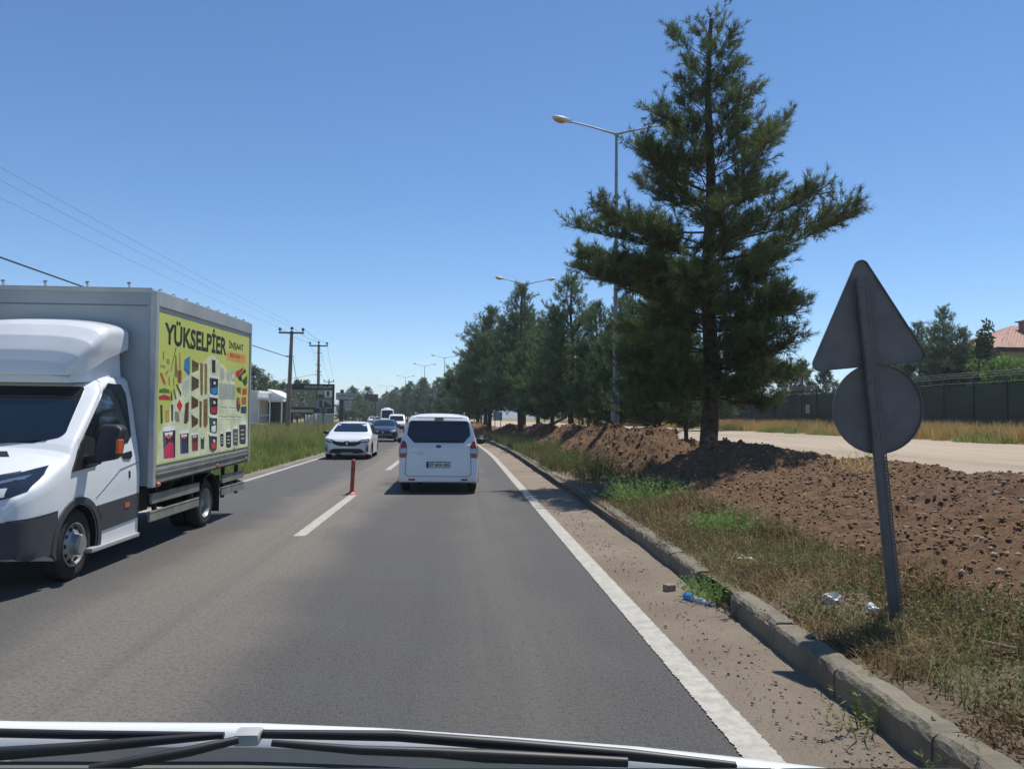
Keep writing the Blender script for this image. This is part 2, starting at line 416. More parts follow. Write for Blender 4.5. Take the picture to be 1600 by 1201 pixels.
BANNER = [('d2d8b0',[(0.504,0.775),(0.654,0.697),(0.801,0.565),(0.817,0.413),(0.999,0.237),(1.004,0.006),(0.007,0.012),(0.011,0.192),(0.201,0.553),(0.403,0.698)]),('e09a4a',[(0.687,0.82),(0.944,0.817),(0.943,0.745),(0.69,0.751)]),('6a6040',[(0.035,0.734),(0.041,0.734),(0.044,0.679),(0.038,0.678)]),('8a8a50',[(0.067,0.688),(0.091,0.687),(0.091,0.654),(0.068,0.657)]),('a09060',[(0.015,0.645),(0.057,0.643),(0.055,0.626),(0.016,0.63)]),('777040',[(0.057,0.587),(0.08,0.618),(0.085,0.611),(0.062,0.578)]),('5c5535',[(0.142,0.777),(0.148,0.774),(0.105,0.608),(0.099,0.609)]),('8c7a4a',[(0.138,0.723),(0.148,0.722),(0.167,0.572),(0.135,0.576)]),('b08a40',[(0.171,0.745),(0.184,0.745),(0.19,0.621),(0.177,0.622)]),('8a5a30',[(0.165,0.622),(0.198,0.619),(0.198,0.536),(0.165,0.539)]),('c8404a',[(0.012,0.59),(0.027,0.595),(0.063,0.528),(0.051,0.515)]),('6a6848',[(0.085,0.57),(0.092,0.57),(0.096,0.514),(0.089,0.514)]),('6a6848',[(0.125,0.566),(0.132,0.566),(0.136,0.509),(0.129,0.509)]),('4a7a35',[(0.011,0.485),(0.052,0.495),(0.095,0.484),(0.096,0.463),(0.012,0.464)]),('b03a35',[(0.01,0.441),(0.054,0.454),(0.101,0.439),(0.102,0.416),(0.011,0.419)]),('3a3428',[(0.106,0.477),(0.114,0.477),(0.123,0.416),(0.107,0.416)]),('55502c',[(0.126,0.491),(0.136,0.493),(0.159,0.424),(0.148,0.418)]),('3f3c28',[(0.15,0.524),(0.161,0.526),(0.2,0.466),(0.196,0.438)]),('3e7fb8',[(0.224,0.701),(0.276,0.73),(0.277,0.635),(0.268,0.586),(0.219,0.632)]),('23508a',[(0.221,0.642),(0.276,0.614),(0.275,0.604),(0.222,0.63)]),('b8c4b4',[(0.208,0.553),(0.273,0.56),(0.274,0.475),(0.237,0.427),(0.212,0.466)]),('c83038',[(0.184,0.422),(0.214,0.381),(0.192,0.332),(0.16,0.381)]),('6a5a30',[(0.294,0.708),(0.363,0.688),(0.362,0.638),(0.298,0.613)]),('5e5030',[(0.294,0.593),(0.368,0.569),(0.368,0.51),(0.295,0.48)]),('5e4a28',[(0.296,0.45),(0.366,0.419),(0.365,0.373),(0.298,0.348)]),('5a4828',[(0.3,0.316),(0.37,0.277),(0.367,0.244),(0.305,0.215)]),('7e6a34',[(0.377,0.693),(0.408,0.693),(0.413,0.464),(0.4,0.446),(0.387,0.464)]),('8a743c',[(0.424,0.692),(0.455,0.692),(0.459,0.469),(0.445,0.457),(0.431,0.469)]),('6a5228',[(0.378,0.411),(0.404,0.41),(0.407,0.223),(0.397,0.211),(0.384,0.225)]),('7e6434',[(0.421,0.422),(0.467,0.43),(0.473,0.233),(0.449,0.204),(0.427,0.226)]),('5a3c2c',[(0.239,0.393),(0.273,0.406),(0.273,0.269),(0.254,0.249),(0.229,0.255)]),('3a3a30',[(0.022,0.385),(0.039,0.385),(0.045,0.269),(0.029,0.261)]),('b4924a',[(0.064,0.349),(0.098,0.354),(0.1,0.271),(0.066,0.269)]),('3a3832',[(0.111,0.388),(0.129,0.387),(0.132,0.278),(0.117,0.274)]),('8a8878',[(0.146,0.344),(0.179,0.333),(0.191,0.275),(0.169,0.266),(0.144,0.288)]),('2e2a30',[(0.506,0.729),(0.546,0.732),(0.55,0.631),(0.51,0.632)]),('3a2f18',[(0.297,0.696),(0.36,0.677),(0.36,0.672),(0.298,0.691)]),('3a2f18',[(0.297,0.676),(0.361,0.663),(0.361,0.658),(0.297,0.671)]),('3a2f18',[(0.297,0.575),(0.366,0.559),(0.366,0.553),(0.298,0.57)]),('3a2f18',[(0.295,0.555),(0.366,0.542),(0.367,0.537),(0.296,0.55)]),('3a2f18',[(0.295,0.53),(0.367,0.524),(0.367,0.519),(0.295,0.525)]),('3a2f18',[(0.299,0.425),(0.364,0.406),(0.364,0.4),(0.299,0.42)]),('3a2f18',[(0.298,0.404),(0.364,0.391),(0.365,0.386),(0.299,0.399)]),('3a2f18',[(0.3,0.381),(0.365,0.375),(0.365,0.37),(0.3,0.376)]),('3a2f18',[(0.302,0.291),(0.367,0.267),(0.368,0.262),(0.303,0.286)]),('3a2f18',[(0.304,0.267),(0.368,0.252),(0.368,0.246),(0.304,0.262)]),('4a3a1c',[(0.381,0.577),(0.414,0.576),(0.414,0.572),(0.381,0.573)]),('4a3a1c',[(0.426,0.6),(0.456,0.598),(0.457,0.594),(0.427,0.595)]),('4a3a1c',[(0.381,0.321),(0.407,0.318),(0.407,0.314),(0.381,0.317)]),('4a3a1c',[(0.423,0.371),(0.468,0.371),(0.469,0.367),(0.423,0.367)]),('4a3a1c',[(0.426,0.309),(0.47,0.308),(0.47,0.304),(0.426,0.304)]),('dfe3dc',[(0.472,0.615),(0.589,0.608),(0.586,0.584),(0.479,0.59)]),('1c2030',[(0.483,0.59),(0.583,0.586),(0.581,0.467),(0.551,0.454),(0.521,0.454),(0.493,0.472)]),('3a8ad0',[(0.496,0.508),(0.575,0.523),(0.576,0.473),(0.524,0.463),(0.501,0.476)]),('59606a',[(0.491,0.588),(0.501,0.587),(0.507,0.474),(0.499,0.476)]),('15161a',[(0.567,0.588),(0.581,0.586),(0.579,0.469),(0.571,0.462)]),('d8dcd8',[(0.53,0.563),(0.553,0.561),(0.554,0.54),(0.531,0.541)]),('dfe3dc',[(0.475,0.466),(0.587,0.454),(0.585,0.43),(0.483,0.441)]),('2c1c20',[(0.486,0.441),(0.581,0.433),(0.579,0.314),(0.55,0.303),(0.525,0.305),(0.496,0.323)]),('b02838',[(0.499,0.359),(0.574,0.371),(0.574,0.321),(0.528,0.313),(0.504,0.327)]),('59606a',[(0.494,0.439),(0.504,0.437),(0.511,0.325),(0.503,0.327)]),('15161a',[(0.566,0.435),(0.579,0.433),(0.578,0.317),(0.569,0.311)]),('d8dcd8',[(0.531,0.412),(0.554,0.409),(0.555,0.388),(0.532,0.391)]),('dfe3dc',[(0.479,0.312),(0.582,0.295),(0.58,0.271),(0.487,0.286)]),('1c4a2a',[(0.49,0.286),(0.576,0.273),(0.574,0.167),(0.545,0.157),(0.528,0.159),(0.5,0.179)]),('e0e8e0',[(0.503,0.214),(0.568,0.223),(0.569,0.174),(0.531,0.167),(0.507,0.182)]),('59606a',[(0.498,0.283),(0.508,0.281),(0.514,0.18),(0.506,0.182)]),('15161a',[(0.561,0.277),(0.575,0.274),(0.572,0.169),(0.564,0.164)]),('d8dcd8',[(0.53,0.255),(0.554,0.251),(0.555,0.23),(0.531,0.234)]),('dfe3dc',[(0.481,0.172),(0.583,0.151),(0.581,0.128),(0.488,0.147)]),('26222a',[(0.491,0.146),(0.577,0.13),(0.575,0.033),(0.546,0.025),(0.529,0.027),(0.501,0.048)]),('c84038',[(0.504,0.083),(0.569,0.09),(0.57,0.04),(0.532,0.035),(0.509,0.051)]),('59606a',[(0.5,0.143),(0.509,0.141),(0.515,0.048),(0.507,0.051)]),('15161a',[(0.562,0.134),(0.576,0.13),(0.573,0.036),(0.565,0.03)]),('d8dcd8',[(0.532,0.114),(0.555,0.109),(0.556,0.088),(0.533,0.093)]),('e4e8e0',[(0.041,0.243),(0.158,0.242),(0.153,0.213),(0.049,0.21)]),('3a3238',[(0.049,0.21),(0.153,0.213),(0.156,0.029),(0.06,0.034)]),('c03058',[(0.056,0.101),(0.103,0.14),(0.152,0.123),(0.156,0.029),(0.06,0.034)]),('6c6a70',[(0.057,0.205),(0.066,0.206),(0.076,0.035),(0.068,0.035)]),('241f24',[(0.136,0.212),(0.151,0.213),(0.154,0.03),(0.143,0.029)]),('e6e6e0',[(0.06,0.202),(0.131,0.204),(0.123,0.175),(0.097,0.159),(0.07,0.179)]),('e4e8e0',[(0.19,0.207),(0.281,0.205),(0.277,0.184),(0.196,0.182)]),('30303c',[(0.196,0.182),(0.277,0.184),(0.278,0.044),(0.204,0.047)]),('30386a',[(0.201,0.098),(0.238,0.128),(0.276,0.115),(0.278,0.044),(0.204,0.047)]),('6c6a70',[(0.202,0.178),(0.209,0.179),(0.217,0.049),(0.21,0.049)]),('241f24',[(0.263,0.183),(0.275,0.183),(0.278,0.044),(0.268,0.044)]),('e6e6e0',[(0.205,0.176),(0.26,0.177),(0.254,0.156),(0.233,0.144),(0.212,0.159)]),('e4e8e0',[(0.302,0.182),(0.374,0.18),(0.371,0.164),(0.307,0.163)]),('3c2c28',[(0.307,0.163),(0.371,0.164),(0.372,0.049),(0.314,0.051)]),('9a2c34',[(0.312,0.094),(0.341,0.119),(0.37,0.108),(0.372,0.049),(0.314,0.051)]),('6c6a70',[(0.312,0.158),(0.318,0.16),(0.324,0.054),(0.319,0.053)]),('241f24',[(0.36,0.163),(0.369,0.163),(0.372,0.049),(0.364,0.049)]),('e6e6e0',[(0.314,0.158),(0.357,0.159),(0.353,0.143),(0.337,0.134),(0.32,0.145)]),('e4e8e0',[(0.396,0.153),(0.438,0.152),(0.437,0.143),(0.399,0.142)]),('2c3a30',[(0.399,0.142),(0.437,0.143),(0.438,0.053),(0.403,0.054)]),('1f5a38',[(0.402,0.087),(0.419,0.108),(0.437,0.101),(0.438,0.053),(0.403,0.054)]),('6c6a70',[(0.402,0.138),(0.405,0.14),(0.409,0.057),(0.406,0.057)]),('241f24',[(0.43,0.142),(0.436,0.142),(0.438,0.053),(0.434,0.053)]),('e6e6e0',[(0.403,0.14),(0.429,0.14),(0.426,0.131),(0.416,0.125),(0.406,0.132)]),('e4e8e0',[(0.62,0.164),(0.663,0.162),(0.663,0.147),(0.621,0.149)]),('34342e',[(0.621,0.149),(0.663,0.147),(0.664,0.049),(0.655,0.044),(0.638,0.046),(0.627,0.054)]),('c8ccd0',[(0.633,0.123),(0.654,0.122),(0.654,0.115),(0.633,0.115)]),('c8ccd0',[(0.634,0.1),(0.655,0.1),(0.655,0.092),(0.634,0.093)]),('c8ccd0',[(0.635,0.078),(0.656,0.077),(0.656,0.07),(0.635,0.07)]),('e4e8e0',[(0.691,0.181),(0.759,0.179),(0.76,0.156),(0.692,0.158)]),('2a2a2c',[(0.692,0.158),(0.76,0.156),(0.762,0.028),(0.745,0.024),(0.717,0.027),(0.699,0.037)]),('c8ccd0',[(0.71,0.124),(0.744,0.123),(0.744,0.115),(0.71,0.117)]),('c8ccd0',[(0.711,0.096),(0.745,0.094),(0.746,0.086),(0.711,0.088)]),('c8ccd0',[(0.712,0.068),(0.747,0.066),(0.747,0.058),(0.713,0.06)]),('e4e8e0',[(0.783,0.198),(0.855,0.196),(0.856,0.172),(0.784,0.174)]),('5a5c5c',[(0.784,0.174),(0.856,0.172),(0.858,0.034),(0.84,0.03),(0.811,0.034),(0.791,0.043)]),('c8ccd0',[(0.803,0.138),(0.84,0.136),(0.84,0.128),(0.804,0.13)]),('c8ccd0',[(0.805,0.107),(0.841,0.106),(0.841,0.098),(0.805,0.099)]),('c8ccd0',[(0.806,0.077),(0.842,0.075),(0.842,0.067),(0.806,0.069)]),('e4e8e0',[(0.87,0.235),(0.967,0.234),(0.969,0.202),(0.871,0.205)]),('3c3e40',[(0.871,0.205),(0.969,0.202),(0.971,0.035),(0.946,0.031),(0.907,0.036),(0.88,0.047)]),('c8ccd0',[(0.897,0.161),(0.945,0.159),(0.946,0.151),(0.897,0.153)]),('c8ccd0',[(0.898,0.125),(0.947,0.122),(0.947,0.114),(0.899,0.116)]),('c8ccd0',[(0.9,0.088),(0.948,0.085),(0.949,0.077),(0.9,0.08)]),('b4b8a8',[(0.662,0.63),(0.66,0.604),(0.65,0.585),(0.636,0.577),(0.621,0.584),(0.61,0.602),(0.605,0.628),(0.608,0.653),(0.617,0.673),(0.631,0.68),(0.646,0.674),(0.657,0.656)]),('b8bcac',[(0.735,0.621),(0.732,0.598),(0.722,0.581),(0.709,0.575),(0.695,0.58),(0.684,0.597),(0.679,0.619),(0.682,0.642),(0.691,0.659),(0.705,0.666),(0.719,0.661),(0.73,0.644)]),('a8aca4',[(0.798,0.621),(0.796,0.598),(0.786,0.58),(0.773,0.574),(0.759,0.58),(0.749,0.596),(0.744,0.619),(0.747,0.643),(0.756,0.66),(0.769,0.667),(0.783,0.661),(0.794,0.645)]),('d2d8c0',[(0.783,0.621),(0.782,0.61),(0.778,0.602),(0.772,0.599),(0.766,0.602),(0.762,0.61),(0.76,0.62),(0.761,0.63),(0.765,0.638),(0.77,0.641),(0.776,0.639),(0.781,0.631)]),('a8b0a4',[(0.595,0.555),(0.805,0.548),(0.811,0.422),(0.595,0.427)]),('c0c6b8',[(0.651,0.553),(0.657,0.553),(0.662,0.426),(0.657,0.426)]),('c0c6b8',[(0.698,0.554),(0.704,0.554),(0.71,0.424),(0.704,0.425)]),('c0c6b8',[(0.751,0.555),(0.757,0.555),(0.762,0.423),(0.756,0.423)]),('8f9a88',[(0.614,0.389),(0.629,0.367),(0.705,0.359),(0.705,0.352),(0.626,0.358)]),('e8ece0',[(0.615,0.358),(0.705,0.35),(0.706,0.341),(0.616,0.347)]),('8f9a88',[(0.722,0.386),(0.738,0.362),(0.819,0.354),(0.82,0.347),(0.735,0.353)]),('e8ece0',[(0.724,0.354),(0.82,0.345),(0.82,0.336),(0.724,0.342)]),('8f9a88',[(0.612,0.315),(0.627,0.292),(0.703,0.283),(0.703,0.276),(0.624,0.283)]),('e8ece0',[(0.613,0.284),(0.703,0.274),(0.703,0.265),(0.614,0.273)]),('8f9a88',[(0.716,0.311),(0.732,0.288),(0.813,0.278),(0.813,0.271),(0.729,0.279)]),('e8ece0',[(0.718,0.279),(0.813,0.269),(0.813,0.259),(0.718,0.268)]),('8f9a88',[(0.825,0.305),(0.842,0.281),(0.907,0.272),(0.907,0.265),(0.838,0.272)]),('e8ece0',[(0.827,0.272),(0.908,0.262),(0.908,0.253),(0.827,0.261)]),('b83430',[(0.807,0.659),(0.913,0.707),(0.922,0.695),(0.838,0.613),(0.814,0.624)]),('2e3a34',[(0.838,0.613),(0.938,0.696),(0.961,0.679),(0.901,0.585),(0.86,0.59)]),('c0c040',[(0.889,0.633),(0.976,0.68),(0.977,0.643),(0.901,0.591)]),('2c5a40',[(0.901,0.591),(0.977,0.643),(0.973,0.568),(0.944,0.543)]),('6a5a30',[(0.826,0.528),(0.886,0.531),(0.885,0.471),(0.831,0.495)]),('c84838',[(0.908,0.519),(0.973,0.525),(0.975,0.47),(0.91,0.465)]),('b8563a',[(0.9,0.444),(0.965,0.448),(0.968,0.382),(0.903,0.381)]),('34446a',[(0.889,0.361),(0.973,0.366),(0.975,0.305),(0.891,0.304)]),('5a4c34',[(0.882,0.381),(0.879,0.348),(0.869,0.325),(0.855,0.316),(0.839,0.326),(0.827,0.351),(0.822,0.383),(0.825,0.416),(0.834,0.44),(0.849,0.449),(0.865,0.44),(0.877,0.415)]),('b07838',[(0.879,0.411),(0.877,0.396),(0.871,0.385),(0.862,0.381),(0.853,0.385),(0.846,0.397),(0.843,0.412),(0.844,0.427),(0.851,0.439),(0.859,0.443),(0.869,0.438),(0.876,0.427)]),('3c4a38',[(0.798,0.022),(0.81,0.023),(0.811,-0.014),(0.8,-0.015)])]
# ------------------------------------------------------------------ the ground
ys_near = np.concatenate([np.arange(-14, 40, .5), np.arange(40, 130, 1.5), np.arange(130, 421, 4)])
struct(link('ground', np_mesh('ground', [(-3000, -200, -.06), (3000, -200, -.06), (3000, 4000, -.06), (-3000, 4000, -.06)], [(0, 1, 2, 3)]), 'field_ground'))
struct(link('road', grid_mesh('road', np.linspace(-6.3, 1.8, 10), ys_near, lambda u, y: 0*u), 'asphalt'))
us = np.arange(1.6, 2.75, .04)
ysh = np.concatenate([np.arange(-4, 14, .05), np.arange(14, 40, .25), np.arange(40, 300, 2)])
struct(link('dusty_shoulder', grid_mesh('dusty_shoulder', us, ysh, lambda u, y: .004+.02*np.clip((u-1.66)/.5, 0, 1)+np.clip((u-1.7)/.3, 0, 1)*(.012*fbm(u, y, 5, 4)+.008*fbm(u, y, 2, 2)) + .05*np.clip((u-2.25)/.3, 0, 1)*(.4+fbm(u, y, 1.2, 3))), 'dust_shoulder', smooth=180))

def ribbon(name, u0, u1, y0, y1, z=.004, jit=.004):
    n = max(2, int((y1-y0)/(.03 if y1 < 40 else .5)))
    n = min(n, 1500); ys = np.linspace(y0, y1, n)
    if y1 > 200: ys = np.concatenate([np.arange(y0, 14, .012), np.arange(14, 50, .1), np.arange(50, y1, 1.)]); n = len(ys)
    jl = rng.normal(0, jit, n); jr = rng.normal(0, jit, n)
    a = np.stack([cX(ys)+u0+jl, ys, ys*0+z], -1); b = np.stack([cX(ys)+u1+jr, ys, ys*0+z], -1)
    V = np.concatenate([a, b]); i = np.arange(n-1)
    return struct(link(name, np_mesh(name, V, np.stack([i, i+n, i+n+1, i+1], -1)), 'road_paint'))
ribbon('right_edge_line', 1.455, 1.645, -3, 330, .008)
ribbon('left_edge_line', -5.42, -5.27, -3, 330)
k = 0
for y0 in (11.0, 24.2, 37.4, 50.6, 63.8, 77.):
    ribbon('centre_dash', -2.27+.05*min(y0-11, 6)/6, -2.10+.05*min(y0-11, 6)/6, y0, y0+5.9)

# left verge rising gently from the road
def zl(u, y): return np.clip((-5.95-u)*.10, -.03, .30)+.06*fbm(u, y, .5, 4)*np.clip((-6.1-u), 0, 1)
struct(link('left_verge', grid_mesh('left_verge', -np.concatenate([np.arange(5.9, 9, .3), np.arange(9, 60, 2.5)]), np.concatenate([np.arange(-5, 60, 1.), np.arange(60, 420, 4)]), zl), 'field_ground', smooth=180))

# right hand side: planted strip, spoil, unmade track, dry strip, land beyond the fence
def median_z(u, y):
    z = .175+np.clip((u-2.7)/6, 0, 1)*.155+.035*fbm(u, y, 1.6, 4)
    return z
def track_z(u, y):
    return .32+.38*np.clip((u-9)/15, 0, 1)+.03*fbm(u, y, .8, 4)
def land_z(u, y):
    return .66+.35*np.clip((u-24)/5, 0, 1)+.06*fbm(u, y, .5, 3)
struct(link('planted_strip', grid_mesh('planted_strip', np.concatenate([[2.43], np.arange(2.5, 9.4, .1)]), np.concatenate([np.arange(-5, 30, .15), np.arange(30, 90, .6), np.arange(90, 420, 4)]), median_z), 'verge_earth', smooth=180))
struct(link('dirt_track', grid_mesh('dirt_track', np.arange(8.6, 25.1, .5), np.concatenate([np.arange(-5, 60, .5), np.arange(60, 130, 2), np.arange(130, 420, 5)]), track_z), 'dirt_track', smooth=180))
struct(link('fenced_land', grid_mesh('fenced_land', np.concatenate([np.arange(24.4, 30, .8), np.arange(30, 140, 10)]), np.concatenate([np.arange(-5, 130, 1.5), np.arange(130, 420, 6)]), land_z), 'field_ground', smooth=180))

# low far hills
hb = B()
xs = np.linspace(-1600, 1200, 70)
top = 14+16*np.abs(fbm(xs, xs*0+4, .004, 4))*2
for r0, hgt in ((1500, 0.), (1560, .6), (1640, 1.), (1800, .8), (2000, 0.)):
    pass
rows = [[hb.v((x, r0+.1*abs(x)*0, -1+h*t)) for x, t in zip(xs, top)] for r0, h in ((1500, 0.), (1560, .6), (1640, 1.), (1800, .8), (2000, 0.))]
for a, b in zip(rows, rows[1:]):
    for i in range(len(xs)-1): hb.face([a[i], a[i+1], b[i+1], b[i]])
struct(hb.obj('hills', mat('hill_haze_blue', srgb('5c6f82'), .95, col2=srgb('6c7c86'), scale=.02), smooth=180))  # blue-grey base colour carries the tint of distant air over the hills

# kerb: worn concrete blocks with a broken gap
def kerb_u(y): return 2.30+.022*(np.clip(y, 2, 16)-4)
kb = B(); y = -1.3
while y < 120:
    L = .98 if y < 40 else 3.9
    if not (6.35 < y+.4 < 7.25):
        dx, dz, rz = random.uniform(-.006, .006), random.uniform(-.008, .008), random.uniform(-.006, .006)
        u0 = float(kerb_u(y+L/2))+c(y+L/2); zt = .215+dz
        xs = (u0+dx, u0+.035+dx, u0+.24+dx)
        prof = [(0, -.05), (-.004, .17), (.008, .198), (.035, zt), (.15, zt+.004), (.17, zt-.02), (.17, -.05)]
        nseg = 14 if y < 20 else 2
        rings = []
        for s_ in range(nseg+1):
            yy = y+(L-.012)*s_/nseg; ch = .012 if s_ in (0, nseg) else 0
            skew = (c(y+L)-c(y))*(s_/nseg-.5)+float(kerb_u(yy)-kerb_u(y+L/2))
            rings.append([kb.v((u0+dx+p+skew+rz*(s_/nseg-.5)*2+random.gauss(0, .003), yy, q-(ch if q > .1 else 0)+(random.gauss(0, .004) if q > .1 else 0)-(max(0, random.gauss(-.012, .014)) if q > .15 else 0))) for p, q in prof])
        for a, b in zip(rings, rings[1:]):
            for i in range(len(prof)-1): kb.face([a[i], a[i+1], b[i+1], b[i]])
        kb.face(rings[0][::-1]); kb.face(rings[-1])
    y += L
struct(kb.obj('kerb', 'concrete_kerb'))

# ------------------------------------------------------------------ spoil along the strip
def bank_h(u, y):
    """the long near bank: toe near u=3.9, crest near u=7.4, steep back"""
    toe = 3.3+.45*np.exp(-((y-9)/3.)**2)+.35*fbm(u*0, y, .7, 2)
    crest = 7.4
    t = np.clip((u-toe)/(crest-toe), 0, 1); up_ = (t**.85)
    dn = np.clip((9.0-u)/(9.0-crest), 0, 1); dn = dn*dn*(3-2*dn)
    h = .68*np.where(u < crest, up_, dn)
    ridge = .55*np.exp(-((y-16.2)/1.3)**2-((u-5.7)/1.15)**2)
    notch = .1*np.exp(-((y-18.4)/1.)**2)
    end = np.clip((18.6-y)/1.6, 0, 1); end = end*end*(3-2*end)
    m = (h+ridge-notch)*end
    rough = np.clip(m/.15, 0, 1)
    m = m+rough*(.10*fbm(u, y, 1.1, 3)+.09*fbm(u, y, 4., 4, .6)+.07*np.maximum(fbm(u, y, 7, 4, .7), 0))
    return m
ub = np.arange(2.9, 9.2, .055); yb = np.concatenate([np.arange(-2, 3, .15), np.arange(3, 19.2, .055)])
Ug, Yg = np.meshgrid(ub, yb)
BANKZ = median_z(Ug, Yg)-.03+bank_h(Ug, Yg)
me = grid_mesh('soil_bank', ub, yb, lambda u, y: median_z(u, y)-.03+bank_h(u, y))
bk = link('soil_bank', me, 'soil', smooth=180)
tag(bk, 'long bank of stony brown spoil running behind the back-turned road sign', 'soil bank')

HEAPS = []
def heap(Y, u, h, ru, ry, label, seed, skew=0.):
    n = 110; a = np.linspace(-1, 1, n); A, Bv = np.meshgrid(a, a)
    r = np.sqrt(A**2+Bv**2); th = np.arctan2(Bv, A)
    rr = 1+.22*fbm(np.cos(th)*1.3+seed, np.sin(th)*1.3, 1.2, 3)
    q = np.clip(1-r/rr, 0, 1)
    z = h*np.clip(q*1.15, 0, 1)**.92*(1-.25*np.clip(q-.75, 0, 1)/.25)
    z = z+np.clip(q*5, 0, 1)*(.09*h*fbm(A*ru+seed*3, Bv*ry, 1.6, 3)+.09*fbm(A*ru+seed, Bv*ry, 2.6, 5, .65)+.10*np.maximum(fbm(A*ru+seed*2, Bv*ry, 6, 4, .7), -.05))
    HEAPS.append((c(Y)+u, Y, ru, ry, A, Bv, z, skew))
    z = np.where(q <= 0, -.12, z-.03)
    X = A*ru+skew*z; V = np.stack([X, Bv*ry, z], -1).reshape(-1, 3)
    i = np.arange(n*n).reshape(n, n)
    F = np.stack([i[:-1, :-1], i[:-1, 1:], i[1:, 1:], i[1:, :-1]], -1).reshape(-1, 4)
    zz = z.ravel(); keep = (zz[F] > -.11).any(1)
    o = link('soil_heap', np_mesh('soil_heap', V, F[keep]), 'soil', loc=(c(Y)+u, Y, float(median_z(np.array(u), np.array(Y)))), smooth=180)
    return tag(o, label, 'soil heap', 'heaps of spoil tipped between the pines')
heap(21.4, 5.35, 1.38, 2.0, 2.0, 'peaked brown spoil heap just past the end of the long soil bank', 1)
heap(24.6, 7.4, .80, 1.5, 1.7, 'low reddish spoil heap lying furthest back from the kerb behind two peaks', 6)
heap(27.2, 5.3, 1.42, 2.1, 2.2, 'conical spoil heap in front of the base of the tall lamp post', 2)
heap(34.2, 5.3, 1.25, 2.0, 2.5, 'rounded spoil heap behind the lamp post heap, grassy at its foot', 3)
heap(44.5, 5.3, 1.2, 2.3, 3.2, 'broad dark heap topped by a broken slab behind the tall grass', 4)
heap(54, 4.7, 1.05, 2.4, 3.6, 'pale reddish spoil heap last before the dark rubble', 5)
# dark rubble where the strip narrows
for i, (Y, u, h, r) in enumerate(((66, 3.4, .9, 2.2), (76, 3.2, 1.1, 2.6))):
    heap(Y, u, h, r, r*1.6, ('dark low mound of rubble nearest the bend of the kerb', 'dark rubble mound far down the strip under the pines')[i], 8+i)

# loose stones on the bank, one mass
def soil_top(u, y):
    return median_z(u, y)-.03+bank_h(u, y)
def stone_field(n, ufun, yfun, zfun, smin, smax, seed, pw=5):
    r = np.random.default_rng(seed)
    ico = bmesh.new(); bmesh.ops.create_icosphere(ico, subdivisions=1, radius=1)
    T = np.array([v.co[:] for v in ico.verts]); F = np.array([[v.index for v in f.verts] for f in ico.faces]); ico.free()
    u, y = ufun(r, n), yfun(r, n); z = zfun(u, y)
    s = smin+(smax-smin)*r.random(n)**pw
    V = []
    for k in range(n):
        t = T*(1+r.normal(0, .16, T.shape))*np.array([1, r.uniform(.6, 1.1), r.uniform(.4, .8)])
        a = r.uniform(0, 6.28); ca, sa = math.cos(a), math.sin(a)
        t = np.stack([t[:, 0]*ca-t[:, 1]*sa, t[:, 0]*sa+t[:, 1]*ca, t[:, 2]], -1)*s[k]
        V.append(t+np.array([u[k]+float(cX(y[k])), y[k], z[k]+s[k]*.2]))
    F = (F[None]+(np.arange(n)*len(T))[:, None, None]).reshape(-1, 3)
    return np_mesh('stones', np.concatenate(V), F)
def heap_stones(n, smin, smax, seed):
    r = np.random.default_rng(seed); U, Yv, Zv = [], [], []
    for (hx, hy, ru, ry, A, Bv, z, sk) in HEAPS[:6]:
        ok = np.argwhere(z > .08); k = ok[r.integers(0, len(ok), n)]
        zz = z[k[:, 0], k[:, 1]]; U.append(hx-cX(hy)+A[k[:, 0], k[:, 1]]*ru+sk*zz); Yv.append(hy+Bv[k[:, 0], k[:, 1]]*ry)
        Zv.append(zz+float(median_z(np.array(hx-cX(hy)), np.array(hy))))
    U, Yv, Zv = map(np.concatenate, (U, Yv, Zv))
    return stone_field(len(U), lambda r_, n_: U+cX(Yv)*0, lambda r_, n_: Yv, lambda u, y: Zv, smin, smax, seed, 3.)
M_st = mat('limestone', srgb('7c6a5a'), .95, col2=srgb('a99b88'), scale=2.2, lo=.35, hi=.75)
M_cl = mat('clods', srgb('513b2a'), .97, col2=srgb('846648'), scale=1.2)
Yd = lambda r, n: 3+15.*r.random(n)**1.2
stuff(link('stones', stone_field(4500, lambda r, n: r.uniform(3.4, 8.3, n), Yd, soil_top, .006, .042, 5), M_st), 'scatter of pale stones over the spoil bank', 'stones')
stuff(link('clods', stone_field(22000, lambda r, n: r.uniform(3.4, 8.6, n), Yd, soil_top, .005, .036, 6, 3.5), M_cl), 'scatter of dark earth clods over the spoil bank', 'clods')
stuff(link('heap_clods', heap_stones(700, .010, .055, 21), M_cl), 'earth clods strewn over the tipped spoil heaps', 'clods')
stuff(link('heap_stones', heap_stones(260, .012, .06, 22), M_st), 'pale stones strewn over the tipped spoil heaps', 'stones')
stuff(link('gravel', stone_field(3800, lambda r, n: 1.68+.80*r.random(n)**.8, lambda r, n: 2.8+14*r.random(n)**1.6, lambda u, y: .02+0*u, .003, .015, 9), mat('grit', srgb('6b5d4e'), .95, col2=srgb('978a78'), scale=8)), 'loose grit on the dusty strip beside the kerb', 'gravel')
